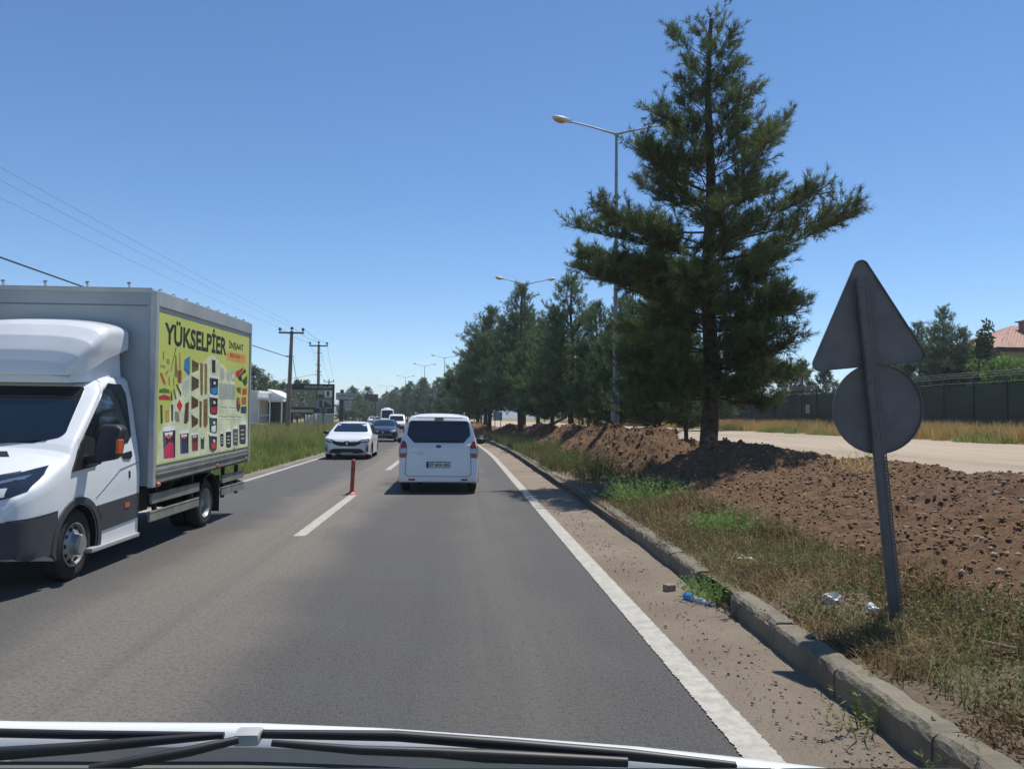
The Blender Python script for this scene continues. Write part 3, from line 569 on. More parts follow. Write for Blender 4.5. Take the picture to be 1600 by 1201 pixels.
# ------------------------------------------------------------------ grass and weeds
def blades(name, P, h, wd, lean, m, seed, kink=.5):
    """one tapering two-piece blade per point; h, wd, lean arrays or scalars"""
    r = np.random.default_rng(seed); n = len(P); h = np.broadcast_to(h, n); wd = np.broadcast_to(wd, n)
    a = r.uniform(0, 2*np.pi, n); d = np.stack([np.cos(a), np.sin(a), a*0], -1)
    b = r.uniform(0, 2*np.pi, n); s = np.stack([np.cos(b), np.sin(b), b*0], -1)*wd[:, None]/2
    l = (lean*np.abs(r.normal(.6, .5, n))*h)[:, None]
    up_ = np.array([0, 0, 1.])*h[:, None]
    p0 = P; p1 = P+up_*.55+d*l*.35; p2 = P+up_*(1-.25*np.clip(l/h[:, None], 0, 1.5)*kink)+d*l
    V = np.stack([p0-s, p0+s, p1+s*.75, p1-s*.75, p2], 1).reshape(-1, 3)
    k = np.arange(n)[:, None]*5
    F = np.concatenate([k+np.array([[0, 1, 2]]), k+np.array([[0, 2, 3]]), k+np.array([[3, 2, 4]])], 0)
    return link(name, np_mesh(name, V, F), m)
def leafmat(name, a, b, scale=1.5, tr=.25, lo=.35, hi=.65):
    if name in MATS: return MATS[name]
    g = NG(name, .7)
    n1 = g.noise(scale, 4, .6); n2 = g.noise(scale*9, 2, .6)
    col = g.ramp(g.math('ADD', g.math('MULTIPLY', n1, .7), g.math('MULTIPLY', n2, .3)), [(lo, a), (hi, b)])
    g.base(col); g.b.inputs['Specular IOR Level'].default_value = .25
    t = g.n.new('ShaderNodeBsdfTranslucent'); g.l.new(col, t.inputs[0])
    mx = g.n.new('ShaderNodeMixShader'); mx.inputs[0].default_value = tr
    g.l.new(g.b.outputs[0], mx.inputs[1]); g.l.new(t.outputs[0], mx.inputs[2])
    g.l.new(mx.outputs[0], g.n['Material Output'].inputs[0])
    return g.m
M_green = leafmat('weed_green', srgb('56602f'), srgb('85885a'), 2.2)
M_fresh = leafmat('weed_fresh', srgb('5d7a3a'), srgb('8fa862'), 3.)
M_dry = leafmat('grass_dry', srgb('6b5a3e'), srgb('a08c62'), 2.5)
M_brown = leafmat('weed_brown', srgb('453626'), srgb('75603f'), 2.5)
M_straw = leafmat('grass_straw', srgb('b3985c'), srgb('d0b67c'), .9)
M_tall = leafmat('grass_tall', srgb('72823f'), srgb('a3ab66'), .5)
M_tallb = leafmat('grass_tan', srgb('8a7c50'), srgb('b3a472'), .6)

def scatter(n, u0, u1, y0, y1, zf, clump=1.2, thr=-.05, seed=0, pw=1.):
    r = np.random.default_rng(seed)
    u = r.uniform(u0, u1, n); y = y0+(y1-y0)*r.random(n)**pw
    k = fbm(u+seed*5.1, y, clump, 3) > thr+r.normal(0, .08, n)
    u, y = u[k], y[k]
    return np.stack([cX(y)+u, y, zf(u, y)], -1)
soilz = lambda u, y: np.maximum(median_z(u, y)-.02, soil_top(u, y))
# strip between kerb and bank
P = scatter(28000, 2.5, 4.0, 1.8, 15.5, soilz, 1.0, -.02, 11, 1.7)
r_ = np.random.default_rng(1)
stuff(blades('dry_weeds', P, r_.uniform(.05, .24, len(P))*(.6+.4*r_.random(len(P))), .006, 1.7, M_dry, 2), 'tangle of dry tan weeds and grass along the kerb', 'dry weeds')
P = scatter(24000, 2.55, 4.1, 1.8, 15.5, soilz, 1.3, .02, 12, 1.7)
stuff(blades('brown_weeds', P, r_.uniform(.04, .17, len(P)), .007, 2.0, M_brown, 3), 'withered brown weeds between kerb and spoil', 'brown weeds')
P = scatter(13000, 2.7, 4.1, 2.0, 14.5, soilz, .9, .08, 13, 1.6)
stuff(blades('green_weeds', P, r_.uniform(.05, .2, len(P)), .007, 1.5, M_green, 4), 'low green weeds at the foot of the spoil bank', 'green weeds')
P = scatter(15000, 2.6, 3.9, 19, 62, lambda u, y: median_z(u, y)-.02, .5, -.1, 14)
P2 = scatter(700, 2.55, 4.4, 2.2, 14, soilz, 1.0, -.2, 41, 1.4)
stuff(blades('dry_stalks', P2, np.random.default_rng(8).uniform(.18, .42, len(P2)), .005, .6, M_straw, 41), 'thin pale dry stalks standing out of the verge weeds', 'dry grass')
hh = np.random.default_rng(4).uniform(.2, .62, len(P))
stuff(blades('strip_grass', P, hh, .018, .6, M_green, 5), 'tall grey green grass along the kerb ahead', 'grass')
P = scatter(6500, 2.6, 4.6, 16, 66, lambda u, y: median_z(u, y)-.02, .6, .0, 15)
stuff(blades('strip_straw', P, np.random.default_rng(5).uniform(.25, .6, len(P)), .016, .5, M_dry, 6), 'dry grass stalks along the kerb ahead', 'dry grass')
# straw coloured strip in front of the fence
P = scatter(60000, 24.3, 29.5, 22, 130, land_z, .25, -.12, 16, 1.3)
stuff(blades('straw_grass', P, np.random.default_rng(6).uniform(.35, .95, len(P)), .035, .45, M_straw, 7), 'straw coloured dry grass below the dark fence', 'dry grass')
P = scatter(16000, 24.0, 26.5, 20, 70, land_z, .35, .08, 17, 1.2)
stuff(blades('edge_weeds', P, np.random.default_rng(7).uniform(.15, .5, len(P)), .04, .6, M_tall, 8), 'green weeds along the edge of the unmade track', 'weeds')
# left verge
P = np.concatenate([scatter(30000, -17, -5.95, 16, 75, zl, .3, -.3, 18, 1.1), scatter(16000, -7.6, -5.9, 18, 60, zl, .3, -.4, 28, 1.2)])
dh = np.random.default_rng(8)
stuff(blades('verge_grass', P, dh.uniform(.25, .75, len(P))*np.clip((-5.7-(P[:, 0]-cX(P[:, 1])))/1.2, .5, 1), .03, .5, M_tall, 9), 'green roadside grass on the left verge', 'grass')
P = scatter(22000, -26, -6.6, 18, 95, zl, .3, -.1, 19, 1.)
stuff(blades('verge_straw', P, dh.uniform(.4, 1.0, len(P)), .032, .4, M_tallb, 10), 'tan seeding grass on the left verge', 'grass')

def leaflets(name, P, m, seed, s=.014, hmax=.1):
    r = np.random.default_rng(seed); n = len(P); P = P+np.stack([0*P[:, 0], 0*P[:, 0], hmax*r.random(n)**1.6], -1)
    e1 = r.normal(0, 1, (n, 3)); e1 /= np.linalg.norm(e1, axis=1)[:, None]; e2 = np.cross(e1, r.normal(0, 1, (n, 3))); e2 /= np.linalg.norm(e2, axis=1)[:, None]
    L = s*r.uniform(.4, 1.6, (n, 1)); V = np.stack([P-e1*L, P+e2*L*.4, P+e1*L, P-e2*L*.4], 1).reshape(-1, 3)
    q = np.arange(n)[:, None]*4
    return link(name, np_mesh(name, V, np.concatenate([q+[[0, 1, 2]], q+[[0, 2, 3]]])), m)
stuff(leaflets('dead_leaves', scatter(48000, 2.5, 4.15, 1.8, 15.5, soilz, 1.2, -.02, 31, 1.7), M_brown, 31, .014, .08), 'dead brown leaves and husks on the verge', 'dead leaves')
stuff(leaflets('small_leaves', scatter(18000, 2.7, 4.1, 2.2, 14.5, soilz, .9, .08, 32, 1.3), M_green, 32, .013, .15), 'small green leaves of low weeds on the verge', 'weeds')
def weed_mass(name, spots, m, seed, label, s=1.):
    """many small branching weeds as one mass"""
    r = np.random.default_rng(seed); V = []; F = []; o = 0
    for (x0, y0, z0, rad, h) in spots:
        for k in range(int(26*rad/.3)):
            a = r.uniform(0, 6.283); q = rad*math.sqrt(r.random())
            b0 = np.array([x0+q*math.cos(a)*.7, y0+q*math.sin(a)*.7, z0]); tip = b0+np.array([math.cos(a)*q*.6+r.normal(0, .05), math.sin(a)*q*.6+r.normal(0, .05), h*r.uniform(.4, 1)*(1-.4*q/rad)])
            e = np.array([.003, .003*r.choice((-1, 1)), 0]); V += [b0-e, b0+e, tip]; F.append([o, o+1, o+2]); o += 3
            for j in range(int(5+12*h)):
                t = r.uniform(.1, 1); p = b0+(tip-b0)*t; d = r.normal(0, 1, 3); d[2] = abs(d[2])*.5+.1; d /= np.linalg.norm(d)
                e = np.cross(d, r.normal(0, 1, 3)); e /= np.linalg.norm(e)+1e-6; L = r.uniform(.015, .04)*s; W_ = L*.2
                V += [p, p+d*L*.5+e*W_, p+d*L, p+d*L*.5-e*W_]; F += [[o, o+1, o+2], [o, o+2, o+3]]; o += 4
    return stuff(link(name, np_mesh(name, np.array(V), np.array(F)), m), label, 'weeds')
def weed_spots(n, u0, u1, y0, y1, h0, h1, seed):
    r = np.random.default_rng(seed); out = []
    for k in range(n):
        u, y = r.uniform(u0, u1), y0+(y1-y0)*r.random()**1.15
        out.append((u+c(y), y, float(soilz(np.array([u]), np.array([y]))[0]), r.uniform(.15, .42), r.uniform(h0, h1)))
    return out
weed_mass('leafy_weeds', weed_spots(80, 2.7, 4.1, 4.6, 15.5, .12, .34, 51), M_green, 51, 'scattered leafy green weeds between kerb and spoil')
weed_mass('withered_weeds', weed_spots(70, 2.6, 4.2, 2.8, 15, .10, .26, 52), M_brown, 52, 'scattered withered brown weeds between kerb and spoil')
weed_mass('pale_weeds', weed_spots(34, 2.7, 4.2, 3.2, 14, .12, .3, 53), M_dry, 53, 'scattered bleached seeding weeds between kerb and spoil')
def weed_clump(name, loc, rad, h, n, m, label, seed, leafy=True, cat='weed', rise=.5):
    """branching stems with small leaves, one plant"""
    r = np.random.default_rng(seed); V = []; F = []; o = 0
    for k in range(n):
        a = r.uniform(0, 6.283); q = rad*math.sqrt(r.random())
        base = np.array([q*math.cos(a)*.6, q*math.sin(a)*.6, 0]); hh = h*r.uniform(.5, 1.)*(1-.35*q/rad)
        tip = base*1.7+np.array([r.normal(0, .12)*h, r.normal(0, .12)*h, hh])
        s = np.array([math.cos(a+1.57), math.sin(a+1.57), 0])*.004*(1+h)
        V += [base-s, base+s, tip]; F.append([o, o+1, o+2]); o += 3
        if leafy:
            for j in range(int(9*h/.4)+3):
                t = r.uniform(.15, 1.); p = base+(tip-base)*t
                d = r.normal(0, 1, 3); d[2] = abs(d[2])*rise+.15; d /= np.linalg.norm(d)
                e = np.cross(d, r.normal(0, 1, 3)); e /= np.linalg.norm(e)+1e-6
                L = r.uniform(.02, .055)*(.6+h); W_ = L*.14
                V += [p, p+d*L*.5+e*W_, p+d*L, p+d*L*.5-e*W_]; F += [[o, o+1, o+2], [o, o+2, o+3]]; o += 4
    ob = link(name, np_mesh(name, np.array(V), np.array(F)), m, loc=loc)
    return tag(ob, label, cat)
mz = lambda u, y: float(soilz(np.array([u]), np.array([y]))[0])
weed_clump('weed_clump', (3.35, 13.6, mz(3.35, 13.6)), .85, .62, 210, M_fresh, 'bushy pale green weed where the kerb comes out of the tree shade', 1)
weed_clump('weed_clump', (3.55, 9.9, mz(3.55, 9.9)), .62, .48, 170, M_fresh, 'bright green weed clump beside the kerb at the foot of the long soil bank', 2)
weed_clump('weed_clump', (3.35, 18.3, mz(3.35, 18.3)), .75, .9, 150, M_green, 'tall dark green weed clump growing in the tree shade', 3)
weed_clump('weed_clump', (3.5, 22.6, mz(3.5, 22.6)), .95, .85, 170, M_green, 'grey green weed clump in front of the second peaked heap', 4)
weed_clump('weed_clump', (3.6, 30, mz(3.6, 30)), 1.2, .95, 180, M_green, 'wide grassy weed clump ahead by the rounded heap', 5)
weed_clump('weed_clump', (2.42, 7.05, .03), .38, .30, 130, M_fresh, 'low green weed growing in the broken gap of the kerb', 6)
weed_clump('weed_sprig', (2.2, 4.05, .02), .22, .36, 16, M_green, 'thin straggly weed leaning out from under the kerb below the sign', 7)
weed_clump('weed_sprig', (2.28, 3.35, .02), .2, .3, 12, M_green, 'sparse weed sprig against the kerb at the bottom corner', 8)
weed_clump('dry_twigs', (2.46, 6.45, .03), .28, .22, 60, mat('dead_twig', srgb('43382e'), .95, col2=srgb('6a5c4c')), 'dark dead twigs and leaves at the broken end of the kerb', 9, cat='dead brush')
for (u, y, s, lb) in ((6.6, 12.2, 5, 'tuft of dry straw lying on the spoil bank left of the sign post'),):
    pp = np.tile([[0, 0, 0.]], (60, 1))+np.random.default_rng(s).normal(0, .16, (60, 3))*[1.4, .6, .05]
    o = blades('straw_tuft', pp, np.random.default_rng(3).uniform(.2, .6, 60), .01, 1.9, M_straw, 5); o.location = (u, y, mz(u, y)+.04)
    tag(o, lb, 'straw')

# ------------------------------------------------------------------ pines
def needle_mat(name, a, b, sc_=.9):
    return leafmat(name, a, b, sc_, .3, .32, .68)
M_n1 = needle_mat('pine_needles', srgb('38472c'), srgb('75834f'))
M_n2 = needle_mat('pine_needles_far', srgb('3c5038'), srgb('76895f'))
M_fir = needle_mat('fir_needles', srgb('2e3f26'), srgb('5a6b3c'))
M_broad = needle_mat('broad_leaves', srgb('3c5a28'), srgb('86a04c'), 1.2)
M_bark = mat('pine_bark', srgb('33291f'), .95, col2=srgb('5b4c3e'), scale=6, bump=.8, bscale=14)

def tuft_tris(n, L, nl, w_, seed, spread=.75):
    """brush of n needles round +Z, length L of twig, needles nl long: (n,3,3)"""
    r = np.random.default_rng(seed); u_ = r.random(n)**.8
    a = r.uniform(0, 2*np.pi, n); rad = np.stack([np.cos(a), np.sin(a), a*0], -1)
    d = rad*spread*r.uniform(.5, 1.2, n)[:, None]+np.array([0, 0, 1.])*r.uniform(.35, 1.0, n)[:, None]
    d /= np.linalg.norm(d, axis=1)[:, None]
    p = np.array([0, 0, 1.])*(u_*L)[:, None]; s = np.cross(d, r.normal(0, 1, (n, 3))); s /= np.linalg.norm(s, axis=1)[:, None]
    ln = nl*r.uniform(.7, 1.15, n)[:, None]
    return np.stack([p-s*w_/2, p+s*w_/2, p+d*ln], 1)
def place_tufts(P, D, S, tem, seed):
    """tufts from templates at P along D scaled S -> vertices (m,3), triangles"""
    r = np.random.default_rng(seed); n = len(P)
    D = D/np.linalg.norm(D, axis=1)[:, None]
    q = r.normal(0, 1, (n, 3)); X = np.cross(D, q); X /= np.linalg.norm(X, axis=1)[:, None]; Y = np.cross(D, X)
    M = np.stack([X, Y, D], -1)*S[:, None, None]
    out = []
    ch = r.integers(0, len(tem), n)
    for t in range(len(tem)):
        i = np.nonzero(ch == t)[0]
        if not len(i): continue
        T = tem[t].reshape(-1, 3)
        out.append((np.einsum('nij,kj->nki', M[i], T)+P[i][:, None]).reshape(-1, 3))
    V = np.concatenate(out); F = np.arange(len(V)).reshape(-1, 3)
    return V, F

def conifer(seed, h, rad, zb, trunk_r, whorl=.30, per=5, tuft=None, tuft_s=1., twig=.34, droop=.15, bend=.35, top_open=.55, fill=.35, lean=(0, 0), tipup=.5, dens=.42, airy=0., lo=.72):
    """a pine: trunk and limbs (one mesh) and needles (one mesh).
    rad(z, az) = reach of the crown; zb = lowest branch height"""
    r = np.random.default_rng(seed)
    wood = B(); TP, TD, TS = [], [], []
    nz = 12
    ax = lambda z: Vector((lean[0]*(z/h)**2+.06*math.sin(z*1.3+seed), lean[1]*(z/h)**2+.06*math.cos(z*1.1+seed), z))
    zs = [h*.97*i/nz for i in range(nz+1)]
    wood.tube([ax(z) for z in zs], [trunk_r*(1.25 if i == 0 else 1)*(1-.93*(z/h))**.85+.012 for i, z in enumerate(zs)], 10)
    z = zb; az0 = 0.
    while z < h-.15:
        f = (z-zb)/(h-zb)
        n = max(3, int(round(per*(1-.35*f))))
        for k in range(n):
            az = az0+2*math.pi*k/n+r.normal(0, .25)
            el = -droop+(.95)*f**1.3*(1-droop)+r.normal(0, .16)       # elevation of the limb
            R0 = rad(z, az); Rr = min(R0*1.25, rad(min(h, z+.7*R0*(math.tan(el)+bend*tipup)), az))*r.uniform(lo, 1.06)
            if r.random() < .06: Rr *= .5
            if Rr < .12: continue
            d = Vector((math.cos(az), math.sin(az), 0))
            p = ax(z); pts = [p]; m_ = 6
            side = r.normal(0, .3)
            for j in range(1, m_+1):
                t = j/m_
                q = p+d*(Rr*t)+Vector((-d.y, d.x, 0))*(side*Rr*t*t)+Vector((0, 0, Rr*(math.tan(el)*t+bend*t*t*tipup)))
                pts.append(q)
            br = min(.04, trunk_r*.25)*(.35+.65*Rr/3)*(1-.4*f)
            wood.tube(pts, [br*(1-.8*i/m_) for i in range(m_+1)], 5, cap=False)
            # twigs with needle brushes
            dn_ = dens*(1+airy*f**1.5); fl = fill+(airy*.35)*f; nt_ = max(3, int(Rr/(twig*dn_)))
            for j in range(nt_):
                t = 1-(1-fl*.55)*(r.random()**1.15)*(.95) if j else 1.
                t = min(1., max(.12, t)); s = t*m_; i = min(int(s), m_-1)
                q = pts[i].lerp(pts[i+1], s-i); dr = (pts[i+1]-pts[i]).normalized()
                if j == 0: tw = dr*.3
                else:
                    sg = 1 if r.random() < .5 else -1
                    lt = Vector((-d.y, d.x, 0))*sg
                    tw = dr*r.uniform(.35, .9)+lt*r.uniform(.25, 1.)+Vector((0, 0, r.uniform(-.15, .75)))
                    tw = tw.normalized()*min(Rr*.42, twig*r.uniform(.6, 2.3))*(1.15-.55*t)
                e = q+tw
                if tw.length > .3: wood.tube([q, q.lerp(e, .5)+Vector((0, 0, -.02)), e], [br*.32, br*.22, .004], 3, cap=False)
                ntf = max(1, int(tw.length/(.17*tuft_s)))
                for a in range(ntf+1):
                    pp = q.lerp(e, (a+.6)/(ntf+1)+r.normal(0, .05))
                    dd = tw.normalized()*.9+Vector(r.normal(0, .45, 3))+Vector((0, 0, .35))
                    TP.append(pp); TD.append(dd); TS.append(tuft_s*r.uniform(.75, 1.25))
        z += whorl*r.uniform(.7, 1.3)*(1-.3*f); az0 += 2.4
    for j in range(5):
        TP.append(ax(h*.97-j*.12)); TD.append(Vector((r.normal(0, .3), r.normal(0, .3), 1))); TS.append(tuft_s*1.1)
    V, F = place_tufts(np.array([p[:] for p in TP]), np.array([p[:] for p in TD]), np.array(TS), tuft, seed)
    return wood, V, F, len(TP)

TF_near = [tuft_tris(30, .20, .13, .0115, s) for s in range(6)]
TF_mid = [tuft_tris(14, .26, .20, .030, 20+s) for s in range(6)]
TF_far = [tuft_tris(9, .34, .30, .065, 40+s, 1.) for s in range(6)]

def tree_obj(name, label, cat, loc, wood, V, F, nm, group=None, rz=0., bark=None):
    t = thing(name, label, cat, loc, rz, group)
    wood.obj('trunk', bark or M_bark, t, smooth=60)
    link('crown', np_mesh('crown', V, F), nm, t)
    return t

# the big pine: reach to the left / right by height read off the picture
ZL = [2.0, 2.8, 3.6, 4.4, 5.2, 5.9, 6.5, 7.1, 7.9, 8.6, 9.2, 9.9, 10.7, 11.5]
RL = [2.2, 2.6, 2.6, 2.6, 3.3, 3.3, 2.6, 1.9, 2.0, 1.5, .95, .85, .8, .10]
RRt = [1.8, 2.2, 2.4, 2.7, 3.25, 3.3, 2.9, 2.6, 2.35, 1.6, 1.35, .75, .6, .10]
def rad_big(z, az):
    l, r_2 = np.interp(z, ZL, RL), np.interp(z, ZL, RRt)
    k = .5+.5*math.cos(az); m = r_2*k+l*(1-k)
    return m*(1-.12*abs(math.sin(az)))
wd, V, F, nt_ = conifer(5, 11.55, rad_big, 2.0, .215, .36, 5, TF_near, 1.2, .40, .10, .38, fill=.3, dens=.075, airy=1.6, lo=.6)
print('big pine tufts', nt_)
tree_obj('pine_tree', 'tallest pine on the strip, wispy topped, bare trunk rising behind the soil bank', 'pine', (6.02, 18, .25), wd, V, F, M_n1)

def rad_std(s, zb, h, rmax):
    r = np.random.default_rng(s); k = r.uniform(.75, 1.15, 9)
    def f(z, az):
        t = (z-zb)/(h-zb)
        b = rmax*(np.interp(t, [0, .12, .3, .5, .7, .88, 1], [.7, .95, 1, .82, .55, .28, .05]))
        return b*k[int((az % 6.283)/6.2832*8)]*(.85+.3*k[int(t*7.9)])
    return f
LB = {}
protos = []
for i, (s, h, zb, rm, tr) in enumerate(((21, 9.0, 1.7, 2.5, .17), (22, 8.6, 1.9, 2.4, .16), (23, 9.4, 2.0, 2.3, .18))):
    protos.append((h, conifer(s, h, rad_std(s, zb, h, rm), zb, tr, .30, 6, TF_mid, 1.15, .48, .05, .4, fill=.3, dens=.33)))
    print('mid pine', protos[-1][1][3])
fprotos = []
for i, (s, h, zb, rm, tr) in enumerate(((31, 9.0, 1.5, 2.6, .17), (32, 8.7, 1.4, 2.4, .16), (33, 9.2, 1.5, 2.3, .16))):
    fprotos.append((h, conifer(s, h, rad_std(s, zb, h, rm), zb, tr, .46, 5, TF_far, 1.35, .55, .05, .4, fill=.3)))
    print('far pine', fprotos[-1][1][3])

def proto_thing(pr, nm, name='pine_tree'):
    wd, V, F, _ = pr[1]
    t = thing(name, None, None)
    wd.obj('trunk', M_bark, t, smooth=60); link('crown', np_mesh('crown', V, F), nm, t)
    return [pr[0], t, False]
P_mid = [proto_thing(p, M_n2) for p in protos]
P_far = [proto_thing(p, M_n2) for p in fprotos]
def put_tree(pr, loc, h, rz, label, cat='pine', group=None, wide=1.):
    t = pr[1] if not pr[2] else copy_tree(pr[1])
    pr[2] = True
    s = h/pr[0]; t.location = loc; t.rotation_euler = (0, 0, rz); t.scale = (s*wide, s*wide, s)
    for k in ('label', 'category', 'group'):
        if k in t: del t[k]
    tag(t, label, cat, group)
    return t
GR = 'pines in the row along the strip'
row = [(24.0, 6.3, 7.2, 'dark pine close behind the tallest one, on its left'), (28.6, 6.15, 6.0, 'pine whose trunk stands just right of the lamp post foot'),
       (26.5, 8.0, 5.6, 'low dark pine set back from the row behind the tallest trunk'), (31, 8.3, 6.2, 'pine set back from the row, right of the lamp post foot'), (33, 6.0, 6.5, 'pine third back from the tallest, lost in the dark of the row'), (37.6, 5.6, 8.4, 'pine with a pointed open top and a clear trunk above the spoil heaps'),
       (42.5, 5.3, 7.4, 'lower rounded pine right of the second lamp post'), (47, 5.0, 7.4, 'shaded pine just behind the slab-topped heap'),
       (52, 4.3, 10.4, 'tall pine hiding the shaft of the second lamp post'), (57, 4.9, 9.4, 'pine rising just right of the second lamp post shaft'), (63, 3.2, 10.4, 'broad pine leaning into view left of the second lamp post'),
       (70, 3.3, 10.3, 'pine that forms the left shoulder of the tall group'), (78, 3.0, 9.0, 'lower pine at the left foot of the tall group'), (86, 3.4, 8.4, 'small pine beside the third lamp post')]
for i, (Y, u, h, lb) in enumerate(row):
    pr = P_mid[i % 3]
    put_tree(pr, (u+(0 if Y < 60 else c(Y)*.55), Y, .2), h, 1.7*i+.4, lb, group=GR, wide=.74 if i < 5 else .95)
i = 0
Y = 95.
ords = ['nearest', 'second', 'third', 'fourth', 'fifth', 'sixth', 'seventh', 'eighth', 'ninth', 'tenth', 'eleventh', 'twelfth', 'thirteenth', 'fourteenth', 'fifteenth', 'sixteenth', 'seventeenth', 'eighteenth', 'nineteenth', 'twentieth', 'twenty-first', 'twenty-second']
while Y < 330:
    put_tree(P_far[i % 3], (c(Y)+4.6+random.uniform(-.8, .8), Y, .1), random.uniform(7.6, 9.6), i*2.1, '%s small pine counted along the bend beyond the white van' % ords[i], group='pines along the far bend')
    Y += 9+Y*.02; i += 1
# pines behind the unmade track and beyond the fence
GB = 'pines behind the unmade track'
bk_ = [(60, 15.5, 7.2, 'dark pine standing behind the track, seen under the row next to the lamp post'), (72, 19, 7.6, 'pine behind the track filling the gap left of the lamp post'), (84, 14.5, 8., 'pine behind the track, far back under the crowns'),
       (66, 22.5, 6.8, 'low pine at the back of the track just left of the tallest trunk'), (95, 24, 8., 'pine far behind the track near the fence end'), (110, 18, 8.2, 'furthest pine behind the track at the bend'), (104, 11, 8.4, 'pine closing the view along the spoil heaps')]
for j, (Y, X, h, lb) in enumerate(bk_):
    put_tree(P_far[j % 3], (X, Y, .5), h, j*1.3, lb, group=GB, wide=1.25)
for j, (px, top, Y, wd_, lb) in enumerate(((1092, 585, 104, 1.3, 'spreading conifer behind the fence half hidden by the tallest pine'),)):
    p = at(px, top, Y); put_tree(P_far[j % 3], (p.x, Y, 1.), p.z-1., j, lb, group='conifers behind the fence', wide=wd_)
# firs beyond the fence: dense pointed cones
def fir(seed, h, rm):
    return conifer(seed, h, lambda z, az: rm*(1-z/h)**.8*(.85+.3*math.sin(az*3+z*2)**2), .25, .12, .30, 7, TF_far, .95, .4, .05, .3, fill=1., tipup=.8)
P_fir = [proto_thing((6., fir(51, 6., 1.9)), M_fir, 'fir_tree'), proto_thing((6., fir(52, 6., 1.7)), M_fir, 'fir_tree')]
GF = 'conifers behind the fence'
for j, (px, top, Y, wd_, lb) in enumerate(((1160, 572, 88, 1.35, 'wide green fir behind the fence beside the tallest pine'), (1229, 568, 80, .85, 'narrow pointed fir behind the fence, above the small notice'),
        (1254, 566, 77, .95, 'pointed fir behind the fence, nearer to the sign of the two peaks'), (1290, 574, 72, 1.1, 'dark fir behind the fence touching the edge of the round sign'))):
    p = at(px, top, Y); put_tree(P_fir[j % 2], (p.x, Y, .9), p.z-.9, j, lb, 'fir', GF, wide=wd_)
for j, (px, top, Y, wd_, lb) in enumerate(((1473, 484, 54, .9, 'blue green pine with spiky top standing highest beside the triangular sign'), (1436, 505, 57, .9, 'thin pine peeping out right against the edge of the triangle'), (1505, 515, 53, .9, 'shorter pine on the house side of the spiky one'), (1390, 530, 62, 1.1, 'pine hidden mostly behind the round sign'))):
    p = at(px, top, Y); put_tree(P_mid[j % 3], (p.x, Y, .9), p.z-.9, j*1.7, lb, 'pine', GF, wide=wd_)

def shrub(name, seed, loc, rx, ry, rz, n, label, nm, cat='bush', s=.16, group=None):
    r = np.random.default_rng(seed)
    cl = r.normal(0, 1, (14, 3)); cl /= np.linalg.norm(cl, axis=1)[:, None]; cl *= r.uniform(.35, .75, (14, 1))
    k = r.integers(0, 14, n); d = r.normal(0, 1, (n, 3)); d /= np.linalg.norm(d, axis=1)[:, None]
    P = cl[k]+d*(.42*r.random(n)**.4)[:, None]
    P = P*np.array([rx, ry, rz])+np.array([0, 0, rz*.95]); P = P[P[:, 2] > .03]; n = len(P)
    e1 = r.normal(0, 1, (n, 3)); e1 /= np.linalg.norm(e1, axis=1)[:, None]; e2 = np.cross(e1, r.normal(0, 1, (n, 3))); e2 /= np.linalg.norm(e2, axis=1)[:, None]
    L = s*r.uniform(.6, 1.3, (n, 1))
    V = np.stack([P-e1*L, P+e2*L*.45, P+e1*L, P-e2*L*.45], 1).reshape(-1, 3)
    q = np.arange(n)[:, None]*4; F = np.concatenate([q+[[0, 1, 2]], q+[[0, 2, 3]]])
    t = thing(name, label, cat, loc, 0, group)
    wd = B()
    for a in range(5): wd.tube([(0, 0, -.1), (cl[a][0]*rx*.5, cl[a][1]*ry*.5, rz*.7), (cl[a][0]*rx, cl[a][1]*ry, rz*(.95+cl[a][2]*.9))], [.06, .04, .015], 5)
    wd.obj('stem', M_bark, t); link('crown', np_mesh('crown', V, F), nm, t)
    return t
for j, (px, py, Y, rx, rz, lb, nm) in enumerate(((1585, 562, 48, 2.0, 2.1, 'bright green leafy bush in front of the tiled house', M_broad), (1548, 572, 49, 1.8, 1.8, 'mid green bush below the corner of the tiled roof', M_broad), (1536, 526, 50, 1.2, 3.2, 'upright dark leafy tree beside the tiled roof', M_fir))):
    p = at(px, py, Y); shrub('leafy_bush', 60+j, (p.x, Y, p.z-2*rz*.8 if p.z-2*rz*.8 > .6 else .8), rx, rx, rz, 2600, lb, nm, group=None)
# trees on the left beyond the shed
GL = 'pines behind the roadside building'
for j, (px, top, Y, wd_, lb) in enumerate(((397, 575, 95, 1.3, 'tall pine showing above the flat roofed building beside the truck box'), (412, 592, 100, 1.1, 'pine behind the white gable roof'), (430, 598, 118, 1., 'thin pointed pine between the gable and the first power pole'), (442, 600, 112, 1.1, 'pine close to the left edge of the villa billboard'),
        (466, 596, 120, 1., 'pine top peeping over the villa billboard, first of two'), (478, 597, 121, .9, 'pine top peeping over the villa billboard nearer its middle'), (552, 606, 150, 1.2, 'pine behind the long roadside sign'), (541, 622, 140, 1.3, 'bushy pine below the long roadside sign'), (575, 607, 185, 1., 'pine before the dark far billboard'), (562, 618, 175, 1.2, 'rounded pine between the long sign and the dark billboard'))):
    p = at(px, top, Y); put_tree(P_far[j % 3], (p.x, Y, 0), p.z, j*1.1, lb, group=GL, wide=wd_*1.15)
